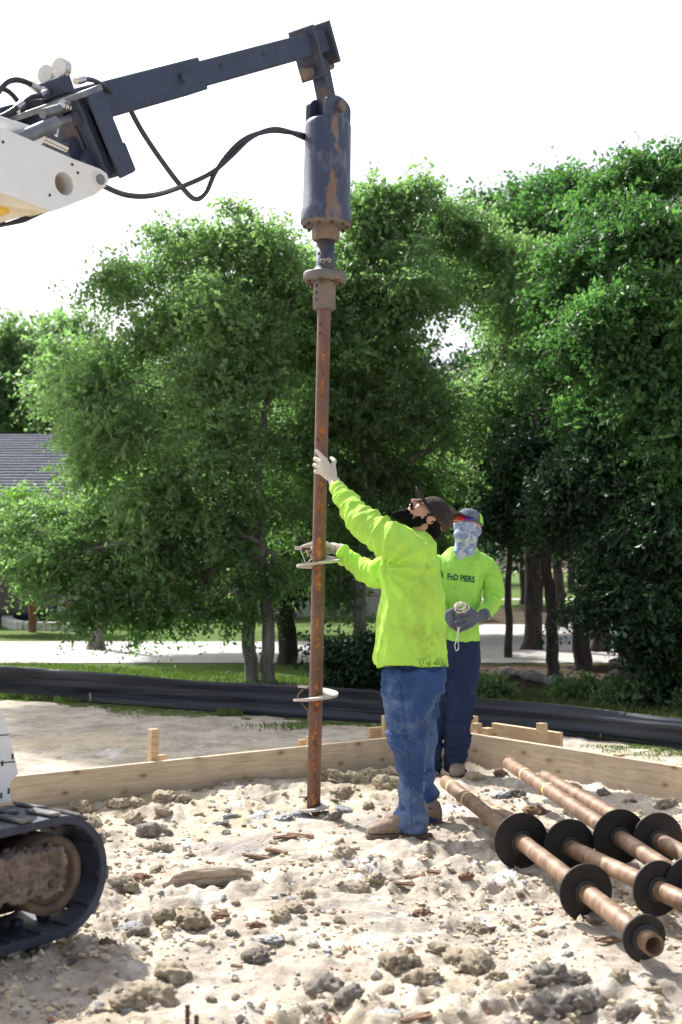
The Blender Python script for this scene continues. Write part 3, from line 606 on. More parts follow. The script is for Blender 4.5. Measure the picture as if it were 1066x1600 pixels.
v, f, tone = leaves(cl, 9500, 12, .12, 78, .7, .2)
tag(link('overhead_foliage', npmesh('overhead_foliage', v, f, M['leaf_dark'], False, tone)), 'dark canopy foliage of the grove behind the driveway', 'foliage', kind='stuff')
# grass blades --------------------------------------------------------
def blades(name, pts, h, seed, lab, w=.0038):
    r = np.random.default_rng(seed); n = len(pts); a = r.uniform(0, 2 * PI, n); L = h * r.uniform(.4, 1.3, n) * pts[:, 3]; le = r.normal(size=(n, 2)) * .35
    b = pts[:, :3]; sd_ = np.stack([np.cos(a), np.sin(a), 0 * a], -1) * w; tip = b + np.stack([le[:, 0] * L, le[:, 1] * L, L], -1); mid = b + np.stack([le[:, 0] * L * .3, le[:, 1] * L * .3, L * .55], -1)
    v = np.stack([b - sd_, b + sd_, mid + sd_ * .7, tip, mid - sd_ * .7], 1).reshape(-1, 3); f5 = np.arange(len(v)).reshape(-1, 5)
    o = link(name, npmesh(name, v, f5, M['blade'], False, r.uniform(0, 1, n))); tag(o, lab, 'grass', kind='stuff')
n = 34000; x = RNG.uniform(-4.4, 3.6, n); fy = fence_y(x); d = np.abs(RNG.normal(size=n)) * .33; y = fy - .03 - d
keep = (n2(x, y, 1.6, 40) + .5 * n2(x, y, 6, 41) + (x < -.2) * .35 - d * .9) > -.25; x, y = x[keep], y[keep]
blades('grass', np.stack([x, y, height(x, y) - .005, .5 + 1.1 * (n2(x, y, 3, 44) > .35)], -1), .042, 1, 'ragged grass growing along the foot of the silt fence')
n = 42000; x = RNG.uniform(-5.5, 4.5, n); y = fence_y(x) + .12 + RNG.uniform(0, 1, n) ** 1.1 * 3.6; k = (y < 17.2); x, y = x[k], y[k]
blades('lawn_grass', np.stack([x, y, 0 * x + .015, np.ones_like(x)], -1), .05, 2, 'mown lawn grass between the silt fence and the driveway', .006)
# ------------------------------------------------------------------ formwork
def board(name, p0, p1, z0, z1, th, m, label=None, cat=None, group=None, parent=None, bev=.003):
    d = (Vector(p1) - Vector(p0)); L = d.length
    me = MB().box(0, L, 0, th, z0, z1).mesh(name, m, bev); o = bpy.data.objects.new(name, me); COL.objects.link(o)
    o.location = (p0[0], p0[1], 0); o.rotation_euler = (0, 0, math.atan2(d.y, d.x))
    if parent: o.parent = parent
    return tag(o, label, cat, group)
ZT = .225
e = CORN + LDIR * 4.6
board('form_board', (e.x, e.y), (CORN.x, CORN.y), -.03, ZT, .038, M['wood'], 'long pale form board behind the pier running left to the machine', 'form board', 'form boards')
e = CORN + RDIR * 4.2
board('form_board', (CORN.x + .04, CORN.y + .02), (e.x + .04, e.y + .02), -.03, ZT - .002, .038, M['wood'], 'long pale form board on the right behind the rusty piers lying down', 'form board', 'form boards')
def stake(px, ytop, ybase, lab, w=.04, out=.06, zb=None, Yb=None):
    # a square stake just outside the boards, from its pixel position on the ground outside
    q = P(px, ybase, Yb); top = P(px, ytop, Yb); a = MB().box(-w / 2, w / 2, -w / 2, w / 2, -.06, top.z).mesh('stake', M['stake'], .003)
    o = bpy.data.objects.new('stake', a); COL.objects.link(o); o.location = (q.x, Yb, 0); o.rotation_euler = (random.uniform(-.03, .03), random.uniform(-.04, .04), math.atan2(LDIR.y, LDIR.x) + (0 if px < 700 else PI / 2))
    return tag(o, lab, 'stake', 'wooden stakes holding the form boards')
def lineY(px, off):   # depth of the left board line (offset outward) at a pixel column
    d = Vector((-LDIR.y, LDIR.x)); nrm = Vector((LDIR.y, -LDIR.x)); nrm = nrm if nrm.y > 0 else -nrm
    p0 = CORN.to_2d() + nrm * off; k = (px - 533) / F
    t = (k * p0.y - p0.x) / (LDIR.x - k * LDIR.y); return p0.y + LDIR.y * t
def lineYR(px, off):
    nrm = Vector((-RDIR.y, RDIR.x)); nrm = nrm if nrm.y > 0 else -nrm
    p0 = CORN.to_2d() + nrm * off; k = (px - 533) / F
    t = (k * p0.y - p0.x) / (RDIR.x - k * RDIR.y); return p0.y + RDIR.y * t
stake(237, 1139, 1190, 'upright pine stake with a kicker block behind the left form board', .05, Yb=lineY(237, .085))
stake(482, 1150, 1165, 'short stake behind the board just left of the standing pier', .035, Yb=lineY(482, .085))
stake(601, 1118, 1153, 'stake at the back of the bearded worker behind the left board', .035, Yb=lineY(601, .085))
stake(688, 1127, 1145, 'stake just inside the formwork corner behind the workers', .05, Yb=9.0)
stake(739, 1119, 1145, 'tallest stake of the cluster at the formwork corner', .05, Yb=lineYR(739, .28))
stake(746, 1130, 1150, 'middle stake of the cluster at the formwork corner', .05, Yb=lineYR(746, .10))
stake(761, 1137, 1150, 'stubby end block of the cluster at the formwork corner', .06, Yb=lineYR(761, .10))
stake(847, 1130, 1165, 'square stake standing behind the short board on the right', .055, Yb=lineYR(847, .17))
stake(966, 1177, 1190, 'low stake top peeking over the right form board', .05, Yb=lineYR(966, .085))
a = P(244, 1190, lineY(240, .085)); 
def kick(px0, px1, off, z0, z1, lab, f=lineY):
    Ya, Yb = f(px0, off), f(px1, off); board('kicker_board', (P(px0, 1150, Ya).x, Ya), (P(px1, 1150, Yb).x, Yb), z0, z1, .038, M['stake'], lab, 'lumber', 'short kicker boards')
kick(240, 262, .14, .0, ZT + .012, 'small block at the foot of the upright left stake')
kick(470, 484, .14, .0, ZT + .02, 'small block leaning by the short stake left of the pier')
kick(578, 640, .13, .05, ZT + .055, 'short board behind the bearded worker above the form board')
kick(768, 874, .27, .03, ZT + .05, 'short kicker board fixed behind the right form board by the square stake', lineYR)
q = G(687, 1205, .02); tag(MB().cyl((q.x, q.y, -.05), (q.x, q.y, .26), .008, 8).build('rebar_stake', M['brown_steel']), 'thin rusty rod standing between the two workers by the board', 'rebar', 'rusty rebar stubs')
for (px, py0, py1, lab) in ((293, 1570, 1612, 'taller rusty rebar stub at the bottom edge of the view'), (307, 1586, 1620, 'shorter rusty rebar stub at the bottom edge of the view')):
    q = G(px, py1, 0.0); p = P(px, py0, q.y); mb = MB().cyl((q.x, q.y, -.06), p, .006, 8)
    for k in range(6): zz = p.z * (k + .5) / 6; mb.cyl((q.x, q.y, zz - .003), (q.x, q.y, zz + .003), .0075, 8)
    tag(mb.build('rebar_stub', M['brown_steel']), lab, 'rebar', 'rusty rebar stubs')
# ------------------------------------------------------------------ helical piers
def basis(d):
    d = d.normalized(); u = d.orthogonal().normalized(); return d, u, d.cross(u)
def helix(name, c, ax, R, r0, pitch, m, parent, ang0=0.0, turn=1.0, th=.009, ref=None):
    ax = ax.normalized(); u = (ref - ax * ref.dot(ax)).normalized() if ref is not None else ax.orthogonal().normalized(); w = ax.cross(u); n_ = 48; vs_ = []; fs = []
    for i in range(n_ + 1):
        a = ang0 + turn * 2 * PI * i / n_; rad = u * math.cos(a) + w * math.sin(a); h = pitch * (i / n_ - .5)
        e = min(1, .86 + i * .08) if i < 3 else 1
        for (rr, dz) in ((r0 * .9, -th / 2), (R * e, -th / 2), (R * e, th / 2), (r0 * .9, th / 2)): vs_.append(c + rad * rr + ax * (h + dz))
    for i in range(n_):
        a = i * 4
        for k in range(4): fs.append((a + k, a + 4 + k, a + 4 + (k + 1) % 4, a + (k + 1) % 4))
    fs += [(0, 1, 2, 3), (4 * n_ + 3, 4 * n_ + 2, 4 * n_ + 1, 4 * n_)]
    return MB().add(vs_, fs).build(name, m, parent)
def weld(c, ax, r0, pitch, m, parent, ref, ang0):
    ax = ax.normalized(); u = (ref - ax * ref.dot(ax)).normalized(); w = ax.cross(u)
    pts = [c + (u * math.cos(ang0 + 2 * PI * i / 24) + w * math.sin(ang0 + 2 * PI * i / 24)) * (r0 + .004) + ax * (pitch * (i / 24 - .5)) for i in range(25)]
    return MB().tube(pts, .009, 8).build('weld_bead', m, parent)
PR = .037
A0 = P(490, 1262, 7.0); A1 = P(513, 190, 7.0); AXD = (A1 - A0).normalized()
def AX(py):
    z = P(500, py, 7.0).z; return A0 + (A1 - A0) * ((z - A0.z) / (A1.z - A0.z))
AU = Vector((1, 0, 0)); AU = (AU - AXD * AU.dot(AXD)).normalized(); AV = AXD.cross(AU); px1 = 7.0 / F
sp_ = thing('helical_pier', 'rusty helical pier held upright under the drive motor beside the bearded worker', 'helical pier', tuple(A0), 'helical piers')
sh = MB().lathe([(1262, .001), (1262, PR), (1100, PR), (900, PR), (700, PR), (484, PR)], AX, AU, AV, 28, cap=False).build('shaft', M['pier'], sp_)
tipm = MB(); t0 = AX(1262); tipm.loft([(t0, AU * PR, AV * PR), (t0 - AXD * .03 + AU * .012, AU * PR * .66, AV * PR * .9), (t0 - AXD * .085 + AU * .03, AU * .004, AV * .03)], 20); tipm.build('tip', M['pier'], sp_)
# rust seam: many thin flakes following the weld seam that faces the viewer
mb = MB(); r = random.Random(3); side = (-AV * 1.0 + AU * .10)
side = side if side.y < 0 else Vector((-side.x, -side.y, -side.z)); side = (Vector((.06, -1, 0)) - AXD * Vector((.06, -1, 0)).dot(AXD)).normalized(); sw = AXD.cross(side)
Lsh = (AX(520) - AX(1255)).length
N_ = 260; vs_ = []; fs = []
for i in range(N_ + 1):
    s = i / N_; base = AX(1255) + AXD * Lsh * s; wdt = .010 * max(0.0, .55 + 1.0 * float(vn(np.array([[s * 60, 1, 2]]), 3)[0]) + .5 * float(vn(np.array([[s * 190, 4, 2]]), 3)[0])) + .0008; sh_ = .003 * float(vn(np.array([[s * 25, 9, 2]]), 3)[0])
    for k in range(5):
        a = (-1 + k / 2) * wdt + sh_; ang = a / PR; vs_.append(base + (side * math.cos(ang) + sw * math.sin(ang)) * (PR + .0007 + (.0012 if k in (1, 2, 3) else 0)))
for i in range(N_):
    for k in range(4): a = i * 5 + k; fs.append((a, a + 1, a + 6, a + 5))
mb.add(vs_, fs, True); mb.build('rusty_weld_seam', M['rust'], sp_)
for (py, R_, a0) in ((877, .122, 2.6), (1085, .122, 3.0), (1257, .088, 3.3)):
    c = AX(py); helix('helix_plate', c, AXD, R_, PR, .070, M['disc_pale'], sp_, a0, .93, .013, ref=Vector((1, 0, 0)))
    weld(c, AXD, PR, .062, M['brown_steel'], sp_, Vector((1, 0, 0)), a0)
for py in (508, 523, 688):
    c = AX(py) + (-AU * .55 + side * .83).normalized() * (PR - .004); MB().cyl(c, c + (-AU * .55 + side * .83).normalized() * .0055, .007, 12).build('bolt_hole', M['black'], sp_)
MB().tube(smoothpts([AX(1078) - AU * .07, AX(1090) - AU * .1 + side * .02, AX(1110) - AU * .045 + side * .03, AX(1130) - AU * .042]), .003, 6).build('root_strand', M['bark_chip'], sp_)
# ------------------------------------------------------------------ piers lying on the ground
def lying(label, pa, pb, z0, z1, discs, tapes, open_end=True, m='pier_ground'):
    """pa: far end pixel, pb: near end pixel with heights z; discs: (px, radius)"""
    a = G(pa[0], pa[1], z0); b = G(pb[0], pb[1], z1); d = (b - a).normalized(); t = thing('helical_pier', label, 'helical pier', tuple(a), 'helical piers')
    d_, u, w = basis(d); mb = MB(); n_ = 30
    ln = (b - a).length
    def ring(s, r): return [a + d * s + (u * math.cos(2 * PI * k / n_) + w * math.sin(2 * PI * k / n_)) * r for k in range(n_)]
    prof = [(.0, PR - .007), (0, PR)] + [(ln * k / 10, PR) for k in range(1, 11)] + [(ln, PR - .008), (ln - .25, PR - .009)]
    vs_ = [v for s, r_ in prof for v in ring(s, r_)]; fs = []
    for i in range(len(prof) - 1):
        for k in range(n_): q = i * n_ + k; e = i * n_ + (k + 1) % n_; fs.append((q, e, e + n_, q + n_))
    mb.add(vs_, fs, True); mb.add(ring(.02, PR - .007), [tuple(range(n_))]); mb.add(ring(ln - .2, PR - .0091), [tuple(range(n_))]); mb.build('shaft', M[m], t)
    def at(px):
        k = (px - 533) / F; cp = math.cos(PITCH); s_ = math.sin(PITCH)
        # solve x - k*(forward distance) = 0 along the line
        f = lambda p: p.x - k * (p.y * cp + (p.z - CAM_H) * s_)
        fa, fb = f(a), f(b); return a + (b - a) * (fa / (fa - fb))
    for (px, R_, a0) in discs:
        c = at(px); helix('helix_plate', c, d, R_, PR, .04, M['disc_dark'], t, a0, .985, .010, ref=Z)
        weld(c - d * 0 + d * .012, d, PR, .02, M['black'], t, Z, a0)
    for px in tapes:
        c = at(px); MB().tube([c - d * .012, c + d * .012], PR + .0015, 24).build('tape_band', M['tape'], t)
    return t
lying('rusty helical pier lying nearest with its hollow open end toward the viewer', (697, 1222), (1022, 1478), .17, .105, [(814, .125, 2.9), (915, .108, 2.8), (1006, .080, 2.9)], (708, 732))
lying('dark rusty pier lying second behind the nearest one and crossing it', (722, 1246), (1110, 1428), .10, .13, [(889, .125, 3.0), (1027, .108, 2.8)], (776,))
lying('pale rusty pier lying third with its far end raised near the board', (795, 1193), (1120, 1410), .20, .13, [(968, .125, 3.1), (1078, .108, 2.9)], (822, 858))
lying('farthest rusty pier lying partly hidden beside the right form board', (850, 1214), (1190, 1402), .17, .14, [(1028, .120, 3.2), (1150, .1, 3)], ())
# ------------------------------------------------------------------ drive motor
dm = thing('auger_drive', 'dark blue cylindrical hydraulic drive motor hanging from the boom tip with brown scuffs', 'drive motor', tuple(AX(190)))
MB().lathe([(350, .10), (350, 40 * px1), (347, 40.5 * px1), (330, 40 * px1), (326, 37.5 * px1), (200, 36.5 * px1), (193, 35.5 * px1), (190, 32 * px1), (190, .001)], AX, AU, AV, 48).build('housing', M['motor'], dm)
MB().lathe([(353, .09), (353, 38 * px1), (347, 39.8 * px1)], AX, AU, AV, 40).build('flange', M['rusty_grey'], dm)
for k in range(10):
    a = 2 * PI * k / 10; c = AX(354) + (AU * math.cos(a) + AV * math.sin(a)) * .118; MB().cyl(c, c - AXD * .012, .010, 6, False).build('flange_bolt', M['brown_steel'], dm)
MB().lathe([(353, .06), (353, 22 * px1), (370, 22 * px1), (376, 21 * px1), (377, .04)], AX, AU, AV, 8, False).build('output_hub', M['rusty_grey'], dm)
MB().lathe([(377, .02), (377, 14.5 * px1), (416, 14.5 * px1), (424, 19 * px1), (428, 26 * px1)], AX, AU, AV, 28).build('output_shaft', M['navy2'], dm)
MB().lathe([(428, .02), (427, 33 * px1), (429, 34 * px1), (438, 34 * px1), (440, 32 * px1), (440, .02)], AX, AU, AV, 36).build('coupling_flange', M['rusty_grey'], dm)
for k in range(6):
    a = 2 * PI * (k + .3) / 6; c = AX(440) + (AU * math.cos(a) + AV * math.sin(a)) * .093; MB().cyl(c, c - AXD * .024, .014, 6, False).build('coupling_bolt', M['brown_steel'], dm)
cs = MB().lathe([(440, .02), (440, 19 * px1), (443, 17.6 * px1), (483, 18 * px1), (484, 16 * px1), (484, .02)], AX, AU, AV, 28).build('coupling_sleeve', M['rusty_grey'], dm)
hd_ = (-AU * .72 + side * .69).normalized()
for py in (449.5, 460, 471): c = AX(py) + hd_ * (17.2 * px1); link('bolt_hole', MB().cyl(c, c + hd_ * .003, .009, 12).mesh('h', M['black']), cs)
c = AX(399) + hd_ * (14.2 * px1); MB().cyl(c, c + hd_ * .003, .009, 12).build('bolt_hole', M['black'], dm)
# looped wire mark on the shaft
c = AX(410) + side * (15 * px1); lp = [c + AU * (x * px1) + AXD * (y * px1) + side * z_ for x, y, z_ in ((-8, 0, 0), (-5, 2, 0), (-1, 2, .002), (-3, -4, 0), (-7, -3, 0), (-8, 0, 0), (0, 0, .004), (4, 3, .004), (8, -1, 0), (6, -3, 0), (2, 2, .004), (10, 2, -.012))]
MB().tube(smoothpts(lp, 4), .0028, 6).build('wire_clip', M['disc_pale'], dm)
# clevis ears on the motor, link bar above
EB = AX(192); hV = (Hd - AXD * Hd.dot(AXD)).normalized(); nV = AXD.cross(hV); nV = nV if nV.dot(Nd) > 0 else -nV
PINZ = (AX(171) - EB).length; mid_off = .01
for lat in (.062, -.062):
    fr = frame(EB + nV * lat, hV, AXD, hV.cross(AXD)); wv = .098
    out = [(-wv, -.004), (wv, -.004), (wv, PINZ)] + [(wv * math.cos(a), PINZ + .055 * math.sin(a)) for a in np.linspace(.2, PI - .2, 12)] + [(-wv, PINZ)]
    plate('clevis_ear', [out], fr, .028, M['motor'] if lat > 0 else M['navy'], dm)
pc = EB + AXD * PINZ
MB().cyl(pc - nV * .095, pc + nV * .085, .024, 20).build('clevis_pin', M['brown_steel'], dm)
MB().cyl(pc + nV * .080, pc + nV * .105, .034, 6, False).build('pin_nut', M['rusty_grey'], dm)
# ------------------------------------------------------------------ extension boom attachment
q0 = PL(200, 147, 0); q1 = PL(400, 93, 0); BA = (q1 - q0).normalized(); BW = Nd.cross(BA); BW = BW if BW.z > 0 else -BW
def BT(px, py, lat=0):  # nearest point on boom axis at a pixel column
    p = PL(px, py, lat); return q0 + BA * (p - q0).dot(BA)
bm_ = thing('extension_boom', 'long dark blue telescopic boom attachment reaching from the machine to the hanging motor', 'boom attachment', tuple(PL(150, 200, .3)))
s0 = BT(-10, 205); s1 = BT(302, 120); e1 = BT(500, 66)
MB().obox((s0 + s1) / 2, BA * ((s1 - s0).length / 2), Nd * .076, BW * .078).build('outer_sleeve', M['navy'], bm_, .006)
MB().obox((s1 - BA * .2 + e1) / 2, BA * ((e1 - s1 + BA * .2).length / 2), Nd * .058, BW * .060).build('inner_tube', M['navy'], bm_, .006)
for px, py, rr in ((331, 103, .0125), (397, 82, .0125)):
    c = BT(px, py) + Nd * .0585 + BW * .012; MB().cyl(c, c + Nd * .0012, rr, 14).build('pin_hole', M['black'], bm_)
c = BT(267, 127) + Nd * .077; MB().cyl(c, c + Nd * .022, .021, 16).build('locking_pin', M['navy2'], bm_)
# hanging bracket: two plates across the boom end and the lug between them
for px, ll, dn in ((476, -.02, .18), (503, 0, .13)):
    c = BT(px, 66); MB().obox(c + BW * ((.095 - dn) / 2), BA * .011, Nd * .088, BW * ((.095 + dn) / 2)).build('bracket_plate', M['navy2'], bm_, .004)
lt = BT(490, 66) - BW * .06; lk0 = BT(489, 66) - BW * .135; lk1 = pc
c = BT(470, 66) - BW * .125 + Nd * 0
MB().cyl(BT(466, 66) - BW * .135, BT(508, 66) - BW * .135, .022, 16).build('hinge_pin', M['rusty_grey'], bm_)
MB().cyl(BT(461, 66) - BW * .135, BT(472, 66) - BW * .135, .034, 6, False).build('hinge_nut', M['rusty_grey'], bm_)
dl = (lk1 - lk0).normalized(); sd2 = Nd; dp = dl.cross(sd2).normalized()
MB().obox((lk0 + lk1) / 2 - dl * .01, dl * ((lk1 - lk0).length / 2 + .045), sd2 * .042, dp * .040).build('link_bar', M['navy2'], bm_, .006)
# quick attach frame
T = PL(148, 135, .55); Bt = PL(203, 272, .55); ev = (Bt - T); eh = ev.length; ev = ev.normalized(); fwd = Nd.cross(ev); fwd = fwd if fwd.dot(Hd) > 0 else -fwd
cc = (T + Bt) / 2 - Nd * .55
MB().obox(cc + fwd * .02, Nd * .53, ev * (eh / 2 - .01), fwd * .009).build('mounting_plate', M['navy'], bm_, .002)
for l0 in (.545, .36, -.36, -.545):
    MB().obox(cc + Nd * l0 - fwd * .012, Nd * .009, ev * (eh / 2), fwd * .042).build('side_flange', M['navy2'], bm_, .002)
MB().obox(T - Nd * .55 + ev * .012 - fwd * .02, Nd * .555, ev * .012, fwd * .055).build('top_lip', M['grey_metal'], bm_, .002)
MB().obox(Bt - Nd * .55 + fwd * .045 - ev * .06, Nd * .53, ev * .06, fwd * .02).build('bottom_hook', M['navy2'], bm_, .003)
# near-side brace bar inside the frame
MB().obox(cc + Nd * .47 - fwd * .05, Nd * .03, ev * (eh / 2 - .02), fwd * .02).build('frame_channel', M['navy'], bm_, .004)
# valve block with gauges and hoses
vb = PL(88, 138, .30); MB().obox(vb, Nd * .075, (Hd * .9 + Z * .35).normalized() * .03, BW * .035).build('valve_block', M['navy'], bm_, .004)
MB().obox(vb - Nd * .13 - BW * .035, Nd * .06, BA * .028, BW * .03).build('valve_body', M['black'], bm_, .004)
for (px, py, lat, lab) in ((73, 117, .24, 'left gauge'), (95, 106, .33, 'right gauge')):
    g0 = PL(px, py, lat); fn = (Vector((-.45, -.87, -.1))).normalized(); g = MB().cyl(g0 - fn * .022, g0 + fn * .010, .041, 24).build('pressure_gauge', M['chrome'], bm_)
    link('dial', MB().cyl(g0 + fn * .0102, g0 + fn * .0125, .037, 24).mesh('d', M['dial']), g)
    up_ = Z - fn * fn.z; link('needle', MB().tube([g0 + fn * .014, g0 + fn * .014 + up_.normalized() * .02 + Hd * .01], .0012, 4).mesh('n', M['black']), g)
    MB().tube([g0 - BW * .03, vb + (g0 - vb).dot(Nd) * Nd + BW * .02], .009, 8).build('gauge_stem', M['grey_metal'], bm_)
def hose(pxs, r, mt='hose', name='hose', par=bm_):
    return MB().tube(smoothpts([PL(*p) for p in pxs], 10), r, 10).build(name, M[mt], par)
hose([(60, 139, .28), (40, 128, .3), (22, 125, .3), (6, 133, .3), (-12, 160, .3), (-30, 200, .3)], .012)
hose([(64, 150, .3), (48, 153, .3), (32, 165, .3), (10, 179, .3), (-14, 189, .3), (-60, 200, .3)], .012)
hose([(-6, 136, .1), (12, 142, .1), (26, 156, .1), (33, 172, .1), (32, 190, .1)], .011)
hose([(120, 126, .2), (138, 124, .18), (152, 128, .15), (166, 137, .1), (176, 150, .05)], .011)
for p, q_ in (((47, 131, .29), (62, 141, .29)), ((36, 162, .3), (26, 170, .3)), ((118, 127, .22), (130, 124, .2)), ((66, 142, .27), (86, 138, .28)), ((62, 150, .29), (74, 145, .29))):
    MB().tube([PL(*p), PL(*q_)], [.016, .018], 8).build('hose_fitting', M['chrome'], bm_)
# hoses to the motor: from the boom underside to the housing
def hose2(pts, name='motor_hose'):
    return MB().tube(smoothpts(pts, 12), .0125, 10).build(name, M['hose'], bm_)
def HP(px, py):    # hang in the vertical plane that the boom spans, drifting to the motor's near side
    return PL(px, py, .02 + .04 * math.sin(px * .02))
mt = AX(212) - AU * .125
hose2([HP(203, 170), HP(222, 205), HP(252, 250), HP(284, 292), HP(305, 311), HP(322, 300), HP(336, 270), HP(356, 240), HP(384, 216), HP(420, 205), HP(448, 206), mt + Z * .0, mt + Vector((.05, .02, -.02))])
hose2([PL(140, 275, .3), PL(165, 292, .3), PL(200, 305, .25), PL(240, 305, .2), HP(285, 291), HP(330, 270), HP(362, 243), HP(392, 215), HP(425, 202), HP(452, 206), mt + Vector((0, .03, -.01)), mt + Vector((.05, .03, -.03))])
# ------------------------------------------------------------------ the track loader
TIP = PL(163, 1362, .91)
tl = thing('track_loader', 'white compact track loader at the left edge with raised arm and black rubber track', 'track loader', tuple(G(60, 1470)))
def poly_plate(name, pxs, lat, thick, m, holes=(), par=tl):
    o3 = PL(0, 800, lat); outs = []
    def loc(p): v = PL(p[0], p[1], lat) - o3; return (v.dot(Hd), v.z)
    outs.append([loc(p) for p in pxs])
    for (px, py, rr) in holes: c_ = loc((px, py)); outs.append(circ(c_[0], c_[1], rr, 28))
    fr = frame(o3 - Nd * thick / 2, Hd, Z, Hd.cross(Z)); return plate(name, outs, fr, thick, m, par)
hp = PL(100, 287, .62); hr = .047
arm = poly_plate('lift_arm', [(-330, 120), (-200, 120), (0, 200), (34, 214), (113, 249), (156, 265), (166, 272), (169, 282), (164, 291), (147, 304), (92, 326), (80, 328), (0, 298), (-200, 220), (-330, 230), (-390, 560), (-470, 560), (-450, 200)], .62, .05, M['white_paint'], [(100, 287, hr)])
mb = MB(); n_ = 28
for k in range(n_):
    pass
ring = lambda lat, r_: [hp + Nd * (lat - .62) + (Hd * math.cos(2 * PI * k / n_) + Z * math.sin(2 * PI * k / n_)) * r_ for k in range(n_)]
vs_ = ring(.615, hr) + ring(.40, hr); mb.add(vs_, [(k, k + n_, (k + 1) % n_ + n_, (k + 1) % n_) for k in range(n_)], True); mb.add(ring(.45, hr), [tuple(range(n_))])
link('cross_tube', mb.mesh('ct', M['cream']), arm)
for k in range(n_): pass
rg = MB(); 
pv = PL(155, 281, .625); link('pivot_pin', MB().cyl(pv - Nd * .1, pv + Nd * .012, .021, 20).mesh('p', M['grey_metal']), arm); link('pivot_boss', MB().cyl(pv - Nd * .03, pv + Nd * .006, .030, 24).mesh('p', M['white_paint']), arm)
for (px, py) in ((122, 270), (113, 257), (78, 305), (5, 222)):
    c = PL(px, py, .6245); link('bolt_hole', MB().cyl(c, c + Nd * .001, .006, 10).mesh('b', M['black']), arm)
poly_plate('arm_flange', [(-330, 232), (-200, 218), (0, 296), (80, 327), (70, 331), (0, 318), (-200, 240)], .60, .09, M['cream'])
lb = poly_plate('lower_arm_box', [(-330, 245), (0, 306), (68, 328), (0, 347), (-330, 420)], .56, .12, M['cream'])
c = poly_plate('warning_label', [(-14, 318), (8, 312), (16, 332), (0, 338), (-12, 340)], .5675, .002, M['yellow'])
poly_plate('arm_underside_hose', [(-60, 352), (0, 343), (10, 349), (40, 339), (70, 326), (74, 330), (40, 346), (8, 352), (-60, 372)], .5, .04, M['black'])
# far arm
o = poly_plate('far_lift_arm', [(-330, 120), (-200, 120), (0, 200), (113, 249), (166, 272), (164, 291), (92, 326), (0, 298), (-330, 230)], .62, .05, M['white_paint']); o.location = o.location - Nd * 1.24
pa, pb = PL(140, 285, .60), PL(140, 285, -.60)
MB().cyl(pa, pb, .035, 16).build('torque_tube', M['navy'], tl)
# tilt cylinders and linkage
def rod(p, q_, r_, m, nm): return MB().cyl(PL(*p), PL(*q_), r_, 18).build(nm, M[m], tl)
rod((-60, 175, .42), (64, 214, .42), .030, 'white_paint', 'tilt_cylinder'); rod((64, 214, .42), (104, 232, .42), .016, 'chrome', 'cylinder_rod')
rod((-60, 250, .36), (66, 226, .36), .026, 'grey_metal', 'lower_cylinder')
rod((20, 222, .46), (88, 192, .46), .028, 'grey_metal', 'latch_cylinder'); rod((88, 192, .46), (112, 186, .46), .017, 'grey_metal', 'latch_rod')
c = PL(116, 186, .46); MB().cyl(c - Nd * .02, c + Nd * .02, .026, 16).build('rod_eye', M['navy2'], tl)
rod((66, 178, .44), (100, 168, .44), .02, 'grey_metal', 'lock_lever'); c = PL(107, 167, .46)
for k in range(4): MB().cyl(c - Hd * .01 * k, c - Hd * (.01 * k + .006), .022 - .002 * (k % 2), 14).build('spring_washer', M['chrome'], tl)
MB().tube(smoothpts([PL(118, 168, .44), PL(126, 178, .45), PL(124, 192, .45), PL(134, 212, .45), PL(142, 228, .44)], 6), .014, 8).build('latch_link', M['navy'], tl)
MB().tube(smoothpts([PL(88, 212, .47), PL(90, 204, .47), PL(88, 196, .47)], 4), .008, 8).build('grease_line', M['chrome'], tl)
for (px, py, lat, r_) in ((122, 236, .40, .058), (146, 250, .44, .055)):
    c = PL(px, py, lat); MB().cyl(c - Nd * .06, c + Nd * .01, r_, 20).build('linkage_boss', M['navy'], tl)
MB().obox(cc + ev * .03 - fwd * .045 + Nd * .33, Nd * .1, ev * .14, fwd * .03).build('coupler', M['navy2'], tl, .006)
MB().obox(cc + ev * .0 - fwd * .04 - Nd * .25, Nd * .3, ev * .11, fwd * .02).build('coupler', M['navy'], tl, .006)
# chassis, fender
poly_plate('chassis', [(-900, 900), (-420, 930), (-330, 1000), (-20, 1090), (2, 1112), (9, 1132), (22, 1185), (27, 1208), (14, 1224), (16, 1252), (-60, 1262), (-900, 1290)], .55, .10, M['white_paint'])
for a_, b_ in (((-40, 1152), (14, 1148)), ((-40, 1196), (24, 1190))):
    MB().tube([PL(*a_, .5545), PL(*b_, .5545)], .0022, 6).build('panel_gap', M['black'], tl)
for (px, py) in ((4, 1193), (20, 1182), (14, 1236), (2, 1243)):
    c = PL(px, py, .5545); MB().obox(c, Hd * .004, Z * .010, Nd * .001).build('paint_chip', M['black'], tl)
c0 = LB(-3.4, 0, .55); cab = MB().obox(c0 - Hd * .9, Hd * .95, Nd * .47, Z * .33).build('body', M['white_paint'], tl, .03)
MB().obox(c0 - Hd * .65 + Z * .85, Hd * .6, Nd * .42, Z * .55).build('cab', M['black'], tl, .03)
